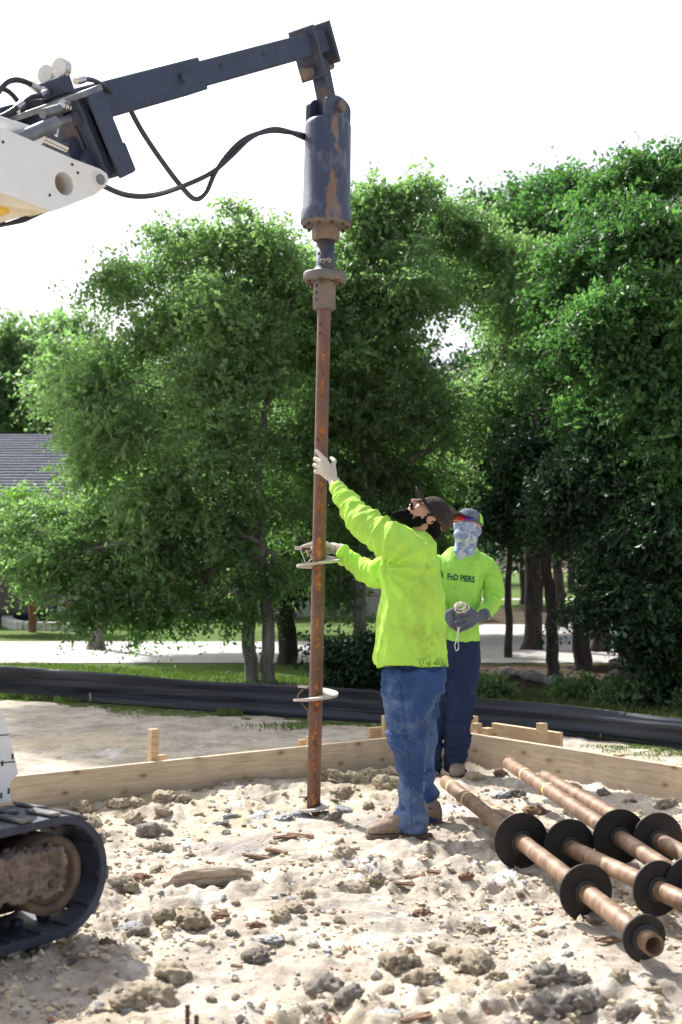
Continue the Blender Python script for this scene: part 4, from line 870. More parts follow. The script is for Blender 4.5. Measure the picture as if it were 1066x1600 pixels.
# track
ic = PL(63, 1364, .80); Ro = .212; zb = ic.z - Ro
L_ = 1.45
def tp(s):   # point of the belt centre line (t along Hd from idler centre, z)
    per = [(L_), (PI * Ro), (L_), (PI * Ro)]; s = s % (2 * L_ + 2 * PI * Ro)
    if s < L_: return (-L_ + s, Ro, 0, 1)
    s -= L_
    if s < PI * Ro: a = PI / 2 - s / Ro; return (Ro * math.cos(a), Ro * math.sin(a), math.cos(a), math.sin(a))
    s -= PI * Ro
    if s < L_: return (-s, -Ro, 0, -1)
    s -= L_; a = -PI / 2 - s / Ro; return (-L_ + Ro * math.cos(a), Ro * math.sin(a), math.cos(a), math.sin(a))
tot = 2 * L_ + 2 * PI * Ro; NS = 150; vs_ = []; fs = []; sag = lambda t, z_: (.012 * math.sin((t + L_) / L_ * PI) if (z_ > 0 and -L_ < t < 0) else 0)
base = ic - Nd * .80 * 0
def wp(t, z_, lat): return ic + Hd * t + Z * (z_ - sag(t, z_)) + Nd * (lat - .80)
for i in range(NS):
    t, z_, nx_, nz_ = tp(tot * i / NS)
    for (lat, dr) in ((.91, 0), (.905, .0), (.60, 0), (.595, 0), (.595, -.026), (.60, -.030), (.905, -.030), (.91, -.026)): vs_.append(wp(t + nx_ * dr, z_ + nz_ * dr, lat))
for i in range(NS):
    for k in range(8): a = i * 8 + k; b = i * 8 + (k + 1) % 8; j = (i + 1) % NS; fs.append((a, b, j * 8 + (k + 1) % 8, j * 8 + k))
bt = MB().add(vs_, fs, False).build('rubber_belt', M['rubber'], tl)
NL = 34
for i in range(NL):
    t, z_, nx_, nz_ = tp(tot * (i + .5) / NL); tang = Hd * nz_ - Z * nx_; nrm = Hd * nx_ + Z * nz_
    for (lat, off) in ((.835, 0), (.68, .5)):
        t, z_, nx_, nz_ = tp(tot * (i + .5 + off) / NL); tang = Hd * nz_ - Z * nx_; nrm = Hd * nx_ + Z * nz_
        link('tread_lug', MB().obox(wp(t, z_, lat) + nrm * .008, Nd * .073, tang * .024, nrm * .006).mesh('l', M['rubber_dusty'], .003), bt)
    t, z_, nx_, nz_ = tp(tot * (i + .5) / NL); tang = Hd * nz_ - Z * nx_; nrm = Hd * nx_ + Z * nz_
    link('guide_lug', MB().obox(wp(t, z_, .75) - nrm * .042, Nd * .018, tang * .018, nrm * .012).mesh('l', M['rubber'], .003), bt)
    link('tread_bar', MB().obox(wp(t, z_, .86) - nrm * .032, Nd * .042, tang * .012, nrm * .004).mesh('l', M['rubber'], .002), bt)
def ringw(c, ro, ri, l0, l1, m, nm, par):
    n_ = 40; vs_ = []
    for lat, r_ in ((l0, ri), (l0, ro), (l1, ro), (l1, ri)):
        vs_ += [c + Nd * lat + (Hd * math.cos(2 * PI * k / n_) + Z * math.sin(2 * PI * k / n_)) * r_ for k in range(n_)]
    fs = []
    for j in range(4):
        for k in range(n_): fs.append((j * n_ + k, j * n_ + (k + 1) % n_, ((j + 1) % 4) * n_ + (k + 1) % n_, ((j + 1) % 4) * n_ + k))
    return MB().add(vs_, fs, True).build(nm, m, par)
iw = ringw(ic, .138, .106, -.10, .055, M['idler'], 'idler_wheel', tl)
link('idler_web', MB().cyl(ic + Nd * .02, ic + Nd * .03, .11, 36).mesh('w', M['idler']), iw); link('idler_hub', MB().cyl(ic, ic + Nd * .05, .045, 24).mesh('w', M['idler']), iw)
MB().obox(wp(-L_ / 2 - .1, -.035, .80), Hd * .60, Nd * .06, Z * .05).build('inner_frame', M['black'], tl)
MB().obox(wp(-L_ / 2, 0, .585), Hd * (L_ / 2 + .06), Nd * .01, Z * (Ro - .034)).build('undercarriage_side', M['black'], tl)
# muddy track frame beam
def mud_disp(co, no):
    d = .010 * vn(co * 22, 1) + .014 * (1 - 2 * np.abs(vn(co * 48, 2))) + .008 * vn(co * 110, 3); return co + no * d[:, None]
fc = [PL(93, 1327, .90), PL(93, 1388, .90), PL(-260, 1470, .90), PL(-260, 1362, .90)]
cA = (fc[0] + fc[1]) / 2; cB = cA - Hd * 1.0
remesh(MB().obox((cA + cB) / 2 - Nd * .03, (cA - cB) / 2, Nd * .05, Z * ((fc[0] - fc[1]).length / 2 + .006)), 'track_frame', .007, M['mud'], tl, 1, mud_disp)
for k in range(4):
    c = wp(-.28 - .3 * k, -.135, .80); MB().cyl(c - Nd * .09, c + Nd * .06, .06, 24).build('road_wheel', M['idler'], tl)
c = wp(-L_, 0, .80); MB().cyl(c - Nd * .09, c + Nd * .06, .17, 30).build('drive_sprocket', M['idler'], tl)
# far track (kept simple, it stands behind the body)
o = bt.copy(); COL.objects.link(o); o.parent = tl; o.name = 'far_rubber_belt'; o.location = bt.location - Nd * 1.51
# ------------------------------------------------------------------ clods, chips, chunks
ridge_ = lambda x: 1 - 2.4 * np.abs(x)
def clod_mesh(seed, sub=3, rough=.35):
    bm = bmesh.new(); bmesh.ops.create_icosphere(bm, subdivisions=sub, radius=1); me = bpy.data.meshes.new('clod')
    co = np.array([v.co[:] for v in bm.verts]); nrm = co.copy(); off = seed * 13.7
    d = 1 + .22 * np.maximum(0, ridge_(vn(co * 3.7 + off, seed + 8))) + .16 * ridge_(vn(co * 8 + off, seed + 9)) + .09 * vn(co * 17 + off, seed + 3) + rough * vn(co * 1.3 + off, seed) + rough * .55 * vn(co * 2.9 + off, seed + 1) + rough * .3 * vn(co * 6 + off, seed + 2)
    co = co * d[:, None]; step = .30; co = co * .8 + .2 * np.round(co / step + vn(co * 2 + off, seed + 5)[:, None] * .3) * step; co[:, 2] *= .75
    for v, c in zip(bm.verts, co): v.co = c
    bm.to_mesh(me); bm.free(); me.polygons.foreach_set('use_smooth', [True] * len(me.polygons)); return me
CL = {}
for key in ('clod_tan', 'clod_grey', 'clod_white', 'clod_brown'):
    CL[key] = []
    for s_ in range(5):
        me = clod_mesh(s_ + len(key), 4, .33); me.materials.append(M[key]); CL[key].append(me)
def clod(px, py, wpx, key, label, group, hz=.8, r=random):
    q = G(px, py, .02); q = G(px, py, max(-.03, H(q.x, q.y))); sc = wpx / 2 * q.y / F
    o = bpy.data.objects.new('clod', r.choice(CL[key])); COL.objects.link(o)
    o.location = (q.x, q.y + sc * .3, H(q.x, q.y) + sc * .06); o.rotation_euler = (r.uniform(-.4, .4), r.uniform(-.4, .4), r.uniform(0, 6.3)); o.scale = (sc, sc * r.uniform(.75, 1), sc * hz)
    tag(o, label, 'clod', group); return o
GT = ('rounded tan clod of dry clay on the pale ground', 'tan clay clods'); GG = ('dark grey clod of clay on the pale ground', 'dark grey clay clods'); GW = ('chalky white crumbly lump on the ground', 'chalky white lumps'); GB = ('reddish brown clod of clay on the ground', 'brown clay clods')
r = random.Random(21)
spec = [(255, 1252, 30, 'T'), (185, 1256, 28, 'T'), (96, 1262, 44, 'T'), (130, 1270, 34, 'T'), (140, 1292, 34, 'T'), (215, 1258, 30, 'T'), (205, 1288, 32, 'T'), (240, 1308, 44, 'G'), (255, 1282, 28, 'T'), (250, 1330, 34, 'T'), (160, 1312, 26, 'T'), (290, 1250, 24, 'T'),
        (522, 1215, 38, 'T'), (560, 1222, 34, 'T'), (590, 1218, 34, 'T'), (606, 1230, 40, 'T'), (535, 1238, 34, 'T'), (575, 1208, 22, 'T'), (612, 1212, 26, 'T'), (190, 1382, 40, 'T'), (222, 1376, 26, 'B'), (316, 1380, 36, 'T'), (300, 1444, 46, 'T'), (262, 1440, 38, 'T'), (343, 1440, 24, 'B'), (246, 1362, 20, 'T'),
        (300, 1430, 30, 'T'), (400, 1450, 22, 'B'), (200, 1450, 34, 'W'), (420, 1476, 44, 'W'), (400, 1500, 40, 'G'), (506, 1545, 60, 'G'), (545, 1560, 36, 'G'), (745, 1515, 50, 'T'), (712, 1505, 40, 'T'), (660, 1540, 44, 'T'), (620, 1520, 52, 'T'), (690, 1500, 34, 'T'), (775, 1530, 28, 'T'), (640, 1508, 30, 'T'), (860, 1535, 64, 'G'), (900, 1545, 42, 'G'),
        (810, 1565, 60, 'T'), (860, 1585, 70, 'G'), (920, 1590, 60, 'G'), (990, 1580, 50, 'G'), (748, 1456, 34, 'T'), (600, 1600, 60, 'W'), (20, 1470, 40, 'W'), (270, 1540, 50, 'T'), (235, 1560, 56, 'T'), (200, 1575, 50, 'T'), (285, 1528, 24, 'B'), (170, 1480, 30, 'B'), (120, 1500, 24, 'G'), (215, 1462, 34, 'G'),
        (780, 1246, 36, 'W'), (805, 1250, 30, 'G'), (838, 1272, 28, 'B'), (742, 1222, 30, 'T'), (935, 1232, 22, 'T'), (945, 1240, 20, 'G'), (975, 1235, 26, 'T'), (1040, 1262, 30, 'T'), (890, 1218, 26, 'T'), (900, 1228, 24, 'T'), (783, 1212, 22, 'B'), (855, 1240, 26, 'T'), (700, 1200, 18, 'T'),
        (560, 1385, 40, 'T'), (590, 1380, 34, 'T'), (540, 1345, 30, 'T'), (730, 1370, 20, 'B'), (660, 1430, 24, 'B'), (480, 1400, 20, 'T'), (460, 1420, 30, 'T'), (440, 1435, 30, 'T'), (930, 1445, 30, 'G'), (970, 1530, 30, 'T'), (470, 1278, 26, 'W'), (440, 1280, 30, 'W'), (400, 1282, 26, 'W'), (362, 1284, 24, 'W'), (540, 1270, 22, 'W'), (575, 1262, 20, 'T'), (520, 1282, 24, 'G'), (345, 1290, 20, 'W'), (425, 1272, 22, 'W'), (505, 1272, 20, 'W')]
cd = {'T': ('clod_tan',) + GT, 'G': ('clod_grey',) + GG, 'W': ('clod_white',) + GW, 'B': ('clod_brown',) + GB}
own = {(96, 1262): 'largest tan clod against the board just above the rubber track', (255, 1252): 'tan clod against the left board below the upright stake', (240, 1308): 'grey lumpy clod between the left board and the wood chunk', (606, 1230): 'tan clod tucked against the bearded worker leg by the board',
       (522, 1215): 'tan clod just right of the upright pier by the board', (560, 1222): 'tan clod midway between the upright pier and the bearded worker by the board', (190, 1382): 'tan clod just in front of the rubber track', (300, 1444): 'largest clod of the group below the wood chunk', (316, 1380): 'tan clod under the wood chunk',
       (262, 1440): 'tan clod left of the largest clod below the wood chunk', (420, 1476): 'chalky white lump in the open ground below the wood chunk', (400, 1500): 'grey clod just below the chalky white lump', (506, 1545): 'big dark grey clod in the bottom middle of the site', (745, 1515): 'rounded tan clod at the right end of the bottom clod row',
       (712, 1505): 'tan clod second from the right in the bottom clod row', (660, 1540): 'tan clod nearest the viewer in the bottom clod row', (620, 1520): 'biggest clod at the left end of the bottom clod row', (860, 1535): 'large grey clod below the nearest pier disc', (900, 1545): 'smaller grey clod touching the large one below the nearest pier disc',
       (810, 1565): 'broad tan clod at the bottom edge left of the grey clods', (860, 1585): 'largest dark grey clod at the bottom edge', (920, 1590): 'dark grey clod right of the largest one at the bottom edge', (990, 1580): 'dark grey clod nearest the bottom right corner', (600, 1600): 'chalky white lump cut by the bottom edge', (20, 1470): 'chalky white lump under the rubber track',
       (270, 1540): 'tan clod beside the rebar stubs', (235, 1560): 'larger tan clod left of the rebar stubs', (780, 1246): 'chalky white lump between the two pairs of piers', (560, 1385): 'tan clod in the open ground below the bearded worker boot'}
for (px, py, w_, k) in spec: clod(px, py, w_, cd[k][0], own.get((px, py), cd[k][1]), cd[k][2], {'W': .42}.get(k, .85), r)
for k in range(75):
    px = r.uniform(120, 1060); py = 1245 + 350 * r.random() ** 1.3
    kk = r.choices('TGWB', (9, 1.6, .8, .8))[0]; clod(px, py, r.uniform(9, 20) * (.6 + (py - 1240) / 500), cd[kk][0], cd[kk][1], cd[kk][2], r.uniform(.6, .9), r)
# crumbs of soil nobody could count: joined
def crumbs(name, n, key, seed, smin, smax, lab):
    g = np.random.default_rng(seed); px = g.uniform(-60, 1130, n); py = 1235 + 420 * g.random(n) ** 1.0
    d = np.stack([(px - 533) / F, np.ones(n), -(py - 880) / F], 1); Yy = CAM_H / ((py - 880) / F); x = (px - 533) / F * Yy; y = Yy
    msk = (n2(x, y, 1.9, 50 + seed) + .6 * n2(x, y, 5, 51 + seed)) > g.uniform(-.5, .45, n); x, y = x[msk], y[msk]; n = len(x)
    ico = bmesh.new(); bmesh.ops.create_icosphere(ico, subdivisions=1, radius=1); V = np.array([v.co[:] for v in ico.verts]); Fc = np.array([[v.index for v in f.verts] for f in ico.faces]); ico.free()
    s = (smin + (smax - smin) * g.random(n) ** 3) ; J = 1 + .35 * g.normal(size=(n, len(V))); vv = V[None] * J[..., None] * s[:, None, None] * np.array([1, 1, .7]); vv[..., 0] += x[:, None]; vv[..., 1] += y[:, None]; vv[..., 2] += (height(x, y) + s * .25)[:, None]
    ff = (Fc[None] + (np.arange(n) * len(V))[:, None, None]).reshape(-1, 3)
    o = link(name, npmesh(name, vv.reshape(-1, 3), ff, M[key], False)); tag(o, lab, 'soil crumbs', kind='stuff')
crumbs('soil_crumbs', 10500, 'clod_tan', 1, .002, .019, 'loose tan crumbs of dry soil scattered over the site')
crumbs('soil_crumbs', 1500, 'clod_grey', 2, .003, .019, 'loose dark grey crumbs of clay scattered over the site')
crumbs('soil_crumbs', 1500, 'clod_white', 3, .003, .016, 'loose chalky white crumbs scattered over the site')
crumbs('soil_crumbs', 900, 'clod_brown', 4, .003, .016, 'loose brown crumbs scattered over the site')
# old weathered wood chunk
q = G(322, 1372, .05); lx = 68 * q.y / F
def wdisp(co, no): return co + no * (.018 * vn(co * np.array([6, 30, 30]), 4) + .008 * vn(co * np.array([15, 80, 80]), 5))[:, None]
o = remesh(MB().tube([Vector((-lx, .0, -.015)), Vector((-lx * .6, 0, .005)), Vector((0, .01, .02)), Vector((lx * .6, 0, .012)), Vector((lx, -.01, .0))], [.012, .03, .042, .035, .018], 14), 'wood_chunk', .006, M['old_wood'], None, 1, wdisp)
o.location = (q.x, q.y + .02, H(q.x, q.y) + .035); o.rotation_euler = (0, -.05, .12); tag(o, 'splintered grey brown chunk of weathered wood lying among clods', 'wood chunk')
for (px, py, w_, ro) in ((590, 1302, 30, .1), (400, 1334, 40, .3), (432, 1330, 34, -.1), (650, 1365, 30, .1), (680, 1362, 26, -.2), (630, 1384, 36, .2), (287, 1518, 26, -.6), (650, 1590, 50, .3), (370, 1500, 18, .1), (470, 1302, 40, 0), (445, 1306, 36, .1), (950, 1465, 44, .5), (310, 1098 + 280, 24, 0), (770, 1440, 20, 1)):
    q = G(px, py, .02); L2 = w_ / 2 * q.y / F; rr_ = random.Random(px)
    me = MB().obox((0, 0, 0), Vector((L2, 0, 0)), Vector((0, L2 * .28, 0)), Vector((0, 0, .004))).mesh('bark_chip', M['bark_chip'])
    bm = bmesh.new(); bm.from_mesh(me); bmesh.ops.subdivide_edges(bm, edges=bm.edges, cuts=3, use_grid_fill=True)
    for v in bm.verts: v.co += Vector((rr_.uniform(-1, 1), rr_.uniform(-1, 1), rr_.uniform(-.6, .9))) * L2 * .09
    bm.to_mesh(me); bm.free()
    o = bpy.data.objects.new('bark_chip', me); COL.objects.link(o); o.location = (q.x, q.y, H(q.x, q.y) + .012); o.rotation_euler = (rr_.uniform(-.2, .2), rr_.uniform(-.2, .2), ro); tag(o, 'thin brown flake of bark lying on the pale soil', 'bark chip', 'bark flakes on the soil')
# ------------------------------------------------------------------ people
from mathutils.bvhtree import BVHTree
def fabric(name, base, stains, bs=90, rough=.85, sheen=.1, bump=.25, extra=None):
    n = NT(name); col = n.ramp(n.noise(5, 5, .6), [(.35, tuple(x * .86 for x in base)), (.65, base)])
    for (sc, lo, hi, c, seedrot) in stains:
        col = n.mix(n.ramp(n.noise(sc, 7, .68, n.mapped((1, 1, 1), rot=seedrot)), [(lo, 0.0), (hi, .85)]), col, c)
    if extra: col = extra(n, col)
    wr = n.noise(9, 5, .6, n.mapped((1.6, 1.6, .9), rot=(.5, .4, 0)), 1.2); wr = n.math('ABSOLUTE', n.math('SUBTRACT', wr, .5))
    n.bump(n.math('ADD', n.math('MULTIPLY', wr, 5.0), n.math('MULTIPLY', n.noise(bs, 4, .6), .35)), .5, .008); return n.done(col, rough, 0, .2)
def dirt_back(n, col):
    # brown smears low on the shirt
    s = n.N('ShaderNodeSeparateXYZ'); n.L(n.co.outputs['Object'], s.inputs[0])
    k = n.math('MULTIPLY', n.ramp(n.noise(6, 8, .72, n.mapped((1, 1, .6))), [(.54, 0.0), (.72, .6)]), n.ramp(n.math('MULTIPLY', s.outputs[2], .6), [(.6, 1.0), (.85, .45)])); return n.mix(k, col, (.26, .30, .06))
M['shirt1'] = fabric('neon_shirt', (.50, .86, .12), [(8, .60, .74, (.30, .40, .06), (1, 0, 2)), (30, .66, .78, (.24, .34, .08), (0, 1, 0))], extra=dirt_back)
M['shirt2'] = fabric('green_shirt', (.38, .76, .12), [(6, .56, .72, (.20, .36, .06), (1, 2, 2)), (25, .64, .76, (.12, .28, .06), (0, 1, 0))], extra=dirt_back)
M['jeans1'] = fabric('blue_jeans', (.038, .085, .22), [(4.0, .46, .62, (.17, .24, .38), (1, 0, 0)), (3.0, .54, .66, (.10, .095, .09), (2, 1, 0)), (9, .58, .72, (.015, .028, .08), (0, 1, 1))], 200)
M['jeans2'] = fabric('dark_jeans', (.018, .032, .085), [(5, .58, .76, (.06, .09, .17), (1, 0, 0)), (9, .6, .8, (.09, .08, .07), (0, 0, 1))], 200)
M['glove1'] = fabric('cream_glove', (.68, .62, .54), [(20, .55, .7, (.48, .40, .32), (0, 0, 0))], 160)
M['glove2'] = fabric('grey_glove', (.12, .13, .18), [(20, .55, .7, (.19, .18, .20), (0, 0, 0))], 160)
M['boot'] = fabric('tan_boot', (.30, .22, .17), [(10, .5, .7, (.45, .38, .31), (0, 0, 0))], 60)
M['sole'] = simple('boot_sole', (.16, .11, .08), .9, 0, .3, 20)
M['skin'] = simple('skin', (.50, .27, .19), .5, 0, .12, 18, .1, 120)
M['hair'] = simple('black_hair', (.008, .007, .008), .9, 0, .4, 60, .8, 150, spec=.12)
M['cap1'] = fabric('dusty_black_cap', (.035, .028, .028), [(7, .48, .64, (.13, .10, .085), (0, 0, 1))], 120)
n = NT('gaiter_camo'); v = n.mapped((1, 1, 1.7)); a = n.noise(12, 4, .7, v, .8); b = n.noise(20, 3, .6, n.mapped((1, 1, 1.8), rot=(1, 1, 0)))
col = n.ramp(a, [(.36, (.10, .16, .34)), (.46, (.24, .32, .48)), (.54, (.46, .52, .60)), (.66, (.62, .64, .68))]); col = n.mix(n.ramp(b, [(.6, 0.0), (.66, .8)]), col, (.5, .43, .38)); n.bump(n.noise(25, 3, .6, n.mapped((1, 1, 3))), .35, .006); M['gaiter'] = n.done(col, .8)
M['cap2'] = fabric('grey_mesh_cap', (.12, .145, .18), [(12, .52, .66, (.24, .27, .31), (0, 0, 1))], 150); M['lime'] = simple('lime_panel', (.35, .75, .08), .7, 0, .1, 8)
n = NT('mirror_lens'); s_ = n.N('ShaderNodeSeparateXYZ'); n.L(n.co.outputs['Generated'], s_.inputs[0]); col = n.ramp(s_.outputs[0], [(.05, (.85, .16, .03)), (.4, (.7, .04, .07)), (.7, (.14, .03, .5)), (1, (.05, .03, .2))]); M['lens2'] = n.done(col, .12, .35)
M['lens1'] = simple('clear_lens', (.45, .42, .45), .08, .4, .05); M['print'] = simple('dark_green_print', (.012, .10, .055), .8, 0, .3, 40)
M['eye'] = simple('eye_white', (.6, .58, .55), .3, 0, .05); M['cord'] = simple('off_white_cord', (.60, .58, .50), .8, 0, .2, 40); M['lip'] = simple('lip', (.36, .15, .13), .5, 0, .1)
def hrings(mb, rows, n=36):
    rg = []
    for (py, xl, xr, hd, Yc) in rows:
        a = P(xl, py, Yc); b = P(xr, py, Yc); rg.append(((a + b) / 2, Vector(((b.x - a.x) / 2, 0, 0)), Vector((0, hd, 0))))
    mb.loft(rg, n); return rg
def L3(p): return Vector(p) if len(p) == 3 and isinstance(p, Vector) else P(*p)
def pts3(l): return [P(*p) for p in l]
def ridge(x):
    q = 1 - 2.2 * np.abs(x); return np.sign(q) * np.abs(q) ** 1.5
def finger(mb, pts, r0, r1):
    pts = pts3(pts); n_ = len(pts); mb.limb(pts, [r0 + (r1 - r0) * i / (n_ - 1) for i in range(n_)], 10)
def glove(name, wrist, cuff, chains, m, par, r=.0125, palm=.0165, vox=.0036):
    mb = MB(); w = P(*wrist); c = P(*cuff)
    mb.limb([c, w], [.034, .031])
    for ch in chains:
        k = P(*ch[0]); mb.limb([w.lerp(k, .15), w.lerp(k, .6), k], [palm * 1.15, palm * 1.15, palm]); finger(mb, ch, r * 1.12, r * .88)
    def d(co, no): return co + no * (.0012 * vn(co * 90, 3))[:, None]
    o = remesh(mb, name, vox, m, par, 4, d)
    ax = (c - w).normalized(); MB().tube([c - ax * .02, c + ax * .012], [.0375, .0395], 20).build('cuff', m, None)
    q = bpy.context.scene.collection.objects[-1]; q.parent = o; return o
def boot(name, heel, d, par, m, h=1.0, shaft=None):
    d = Vector((d[0], d[1], 0)).normalized(); s = Vector((-d.y, d.x, 0)); mb = MB(); heel = Vector(heel)
    rows = [(-.012, .04, .085, .030), (.0, .052, .11, .036), (.06, .058, .12, .041), (.12, .055, .105, .043), (.18, .043, .085, .049), (.235, .036, .068, .050), (.275, .030, .052, .040), (.292, .026, .034, .022)]
    mb.loft([(heel + d * a + Z * (.016 + b), s * w, Z * (hh * .5)) for a, b, hh, w in rows], 20)
    mb.limb([heel + d * .045 + Z * .08, heel + d * .042 + Z * .13], [.036, .028])
    def dd(co, no): return co + no * (.003 * vn(co * 28, 7) + .0015 * ridge(vn(co * np.array([50, 30, 20]), 8)))[:, None]
    o = remesh(mb, name, .006, m, par, 3, dd)
    sm = MB(); out = []
    for a, w in ((-.015, .026), (.0, .036), (.06, .042), (.12, .041), (.19, .050), (.25, .050), (.285, .036), (.298, .018)): out.append((a, w))
    lo = [heel + d * a + s * w for a, w in out] + [heel + d * a - s * w for a, w in reversed(out)]
    n_ = len(lo); sm.add([v + Z * .0 for v in lo] + [v + Z * .024 for v in lo], [tuple(range(n_))[::-1], tuple(range(n_, 2 * n_))] + [(k, (k + 1) % n_, (k + 1) % n_ + n_, k + n_) for k in range(n_)])
    k = sm.build('sole', M['sole'], None, .003); k.parent = o; return o
def headframe(c, f, u):
    f = Vector(f).normalized(); u = Vector(u); u = (u - f * u.dot(f)).normalized(); l = u.cross(f)
    R = Matrix((f, l, u)).transposed(); fn = lambda a, b, c_: c + f * a + l * b + u * c_; return fn, R, f, l, u
def head_prims(mb, fn, R, s=1.0):
    B = lambda p, r_: mb.ball(fn(*[q * s for q in p]), [q * s for q in r_], 3, R)
    B((-.008, 0, .008), (.092, .074, .082)); B((.028, 0, -.025), (.070, .064, .085)); B((.042, 0, -.075), (.052, .050, .040))
    B((.070, .033, -.018), (.024, .026, .026)); B((.070, -.033, -.018), (.024, .026, .026)); B((.074, 0, .022), (.018, .050, .016))
    mb.limb([fn(.094 * s, 0, .012 * s), fn(.108 * s, 0, -.008 * s), fn(.116 * s, 0, -.022 * s)], [.010 * s, .012 * s, .015 * s])
    B((.104, .012, -.024), (.010, .009, .009)); B((.104, -.012, -.024), (.010, .009, .009)); B((.094, 0, -.052), (.012, .026, .012)); B((.088, 0, -.086), (.018, .022, .018))
    for sg in (1, -1): B((-.008, .080 * sg, -.008), (.022, .009, .032)); B((-.004, .085 * sg, -.008), (.012, .006, .02))
def face_parts(fn, R, s, body, glasses_m, frame_m, wrap=False):
    for sg in (1, -1):
        k = MB().ball(fn(.078 * s, .031 * sg * s, .010 * s), .0125 * s, 2).build('eye', M['eye'], None); k.parent = body
        j = MB().ball(fn(.0895 * s, .031 * sg * s, .010 * s), .0045 * s, 1).build('pupil', M['black'], None); j.parent = k
def cap(fn, R, m_dome, m_brim, par, s=1.0, tilt=.0, brim=.078, side_m=None):
    rg = []; f, l, u = R.col[0], R.col[1], R.col[2]
    for i in range(13):
        t = i / 12 * PI / 2 * .985; k = math.cos(t) ** .6 if i < 12 else .06; rg.append((fn((-.003 - .012 * math.sin(t)) * s, 0, (.016 + .106 * math.sin(t)) * s), f * .110 * s * k, l * .095 * s * k))
    o = MB().loft(rg, 40).build('cap', m_dome, par)
    if side_m:
        pass
    vs_ = []; fs = []; n_ = 17; kk = 7
    for i in range(n_):
        a = (i / (n_ - 1) - .5) * 1.9
        for j in range(kk):
            t = j / (kk - 1); ex = brim * math.sin(min(1, math.cos(a * .72)) * PI / 2) ** 1.0 * t
            vs_.append(fn((-.008 + .110 * math.cos(a) + ex) * s, (.089 * math.sin(a) * (1 - .10 * t)) * s, (.022 - tilt * ex * 1.0 + .012 - (.30 + .4 * t) * .06 * (math.sin(a)) ** 2) * s))
    for i in range(n_ - 1):
        for j in range(kk - 1): q = i * kk + j; fs.append((q, q + kk, q + kk + 1, q + 1))
    b = MB().add(vs_, fs, True).build('brim', m_brim, None); b.parent = o; md = b.modifiers.new('t', 'SOLIDIFY'); md.thickness = .004
    bt_ = MB().ball(fn(-.018 * s, 0, .124 * s), .007, 1).build('cap_button', m_dome, None); bt_.parent = o
    return o
# ---------------- worker 1: bearded, holding the pier
w1 = thing('person', 'bearded worker in neon shirt and blue jeans gripping the upright pier and looking up', 'person', tuple(G(645, 1302)), 'workers')
YA, YF = 6.50, 6.77
hc = P(671, 808, 6.64); fn, R, f_, l_, u_ = headframe(hc, (-.56, -.10, .82), (.82, .02, .56))
SH_L = (640, 862, 6.47); arm_l = [SH_L, (604, 840, 6.52), (566, 813, 6.62), (545, 787, 6.72), (523, 757, 6.84)]
SH_R = (642, 872, 6.80); arm_r = [SH_R, (612, 890, 6.90), (583, 897, 6.96), (556, 881, 7.0), (529, 860, 7.05)]
mb = MB(); head_prims(mb, fn, R)
mb.limb([fn(-.02, 0, -.04), fn(-.035, 0, -.09), P(657, 850, 6.64)], [.062, .060, .068])
hrings(mb, [(1045, 622, 676, .13, 6.64), (980, 612, 674, .14, 6.63), (900, 612, 670, .16, 6.63), (865, 618, 670, .16, 6.63), (845, 636, 668, .11, 6.63)])
mb.limb(pts3(arm_l), [.05, .045, .038, .033, .028]); mb.limb(pts3(arm_r), [.05, .042, .037, .032, .028])
mb.limb(pts3([(648, 1055, YA + .06), (638, 1110, YA + .01), (641, 1180, YA), (643, 1275, YA)]), [.07, .055, .038, .030]); mb.limb(pts3([(660, 1055, 6.72), (664, 1110, YF), (667, 1180, YF + .03), (669, 1262, YF + .03)]), [.065, .045, .034, .028])
body1 = remesh(mb, 'body', .0085, M['skin'], w1, 3)
face_parts(fn, R, 1, body1, None, None)
k = MB().limb([fn(.103, -.016, -.047), fn(.108, 0, -.048), fn(.103, .016, -.047)], [.005, .006, .005]).build('lips', M['lip'], None); k.parent = body1
# beard and hair
def hairy(co, no): return co + no * (.006 * ridge(vn(co * np.array([70, 70, 70]), 2)) + .004 * vn(co * 160, 5))[:, None]
mb = MB(); B = lambda p, r_: mb.ball(fn(*p), r_, 2, R)
B((.048, 0, -.092), (.056, .056, .038)); B((.084, 0, -.098), (.032, .038, .030)); B((.098, 0, -.120), (.026, .026, .028)); B((.080, 0, -.125), (.034, .030, .026)); B((.022, .056, -.070), (.028, .012, .030)); B((.022, -.056, -.070), (.028, .012, .030)); B((.108, 0, -.140), (.016, .016, .016))
B((.008, .066, -.035), (.012, .008, .034)); B((.008, -.066, -.035), (.012, .008, .034)); mb.limb([fn(.092, -.035, -.055), fn(.107, 0, -.037), fn(.092, .035, -.055)], [.008, .009, .008])
remesh(mb, 'beard', .0045, M['hair'], w1, 1, hairy)
mb = MB(); B((-.055, 0, -.030), (.055, .074, .065)); B((-.075, 0, -.075), (.038, .058, .045)); B((-.02, .062, .0), (.05, .022, .03)); B((-.02, -.062, .0), (.05, .022, .03))
remesh(mb, 'hair', .0055, M['hair'], w1, 1, hairy)
cap(fn, R, M['cap1'], M['cap1'], w1, .93, .0, .085)
gl = MB()
for sg in (1, -1): gl.tube([fn(.106 + .003 * math.cos(a * 2 * PI / 16), (.033 + .026 * math.cos(a * 2 * PI / 16)) * sg, .010 + .019 * math.sin(a * 2 * PI / 16)) for a in range(17)], .0022, 6, False); gl.tube([fn(.102, .060 * sg, .014), fn(.05, .082 * sg, .010), fn(-.01, .086 * sg, .004)], .0024, 6)
gl.tube([fn(.110, .009, .012), fn(.110, -.009, .012)], .0022, 6); g_ = gl.build('glasses', M['black'], w1)
for sg in (1, -1): k = MB().ball(fn(.1055, .033 * sg, .010), (.0012, .025, .018), 2, R).build('lens', M['lens1'], None); k.parent = g_
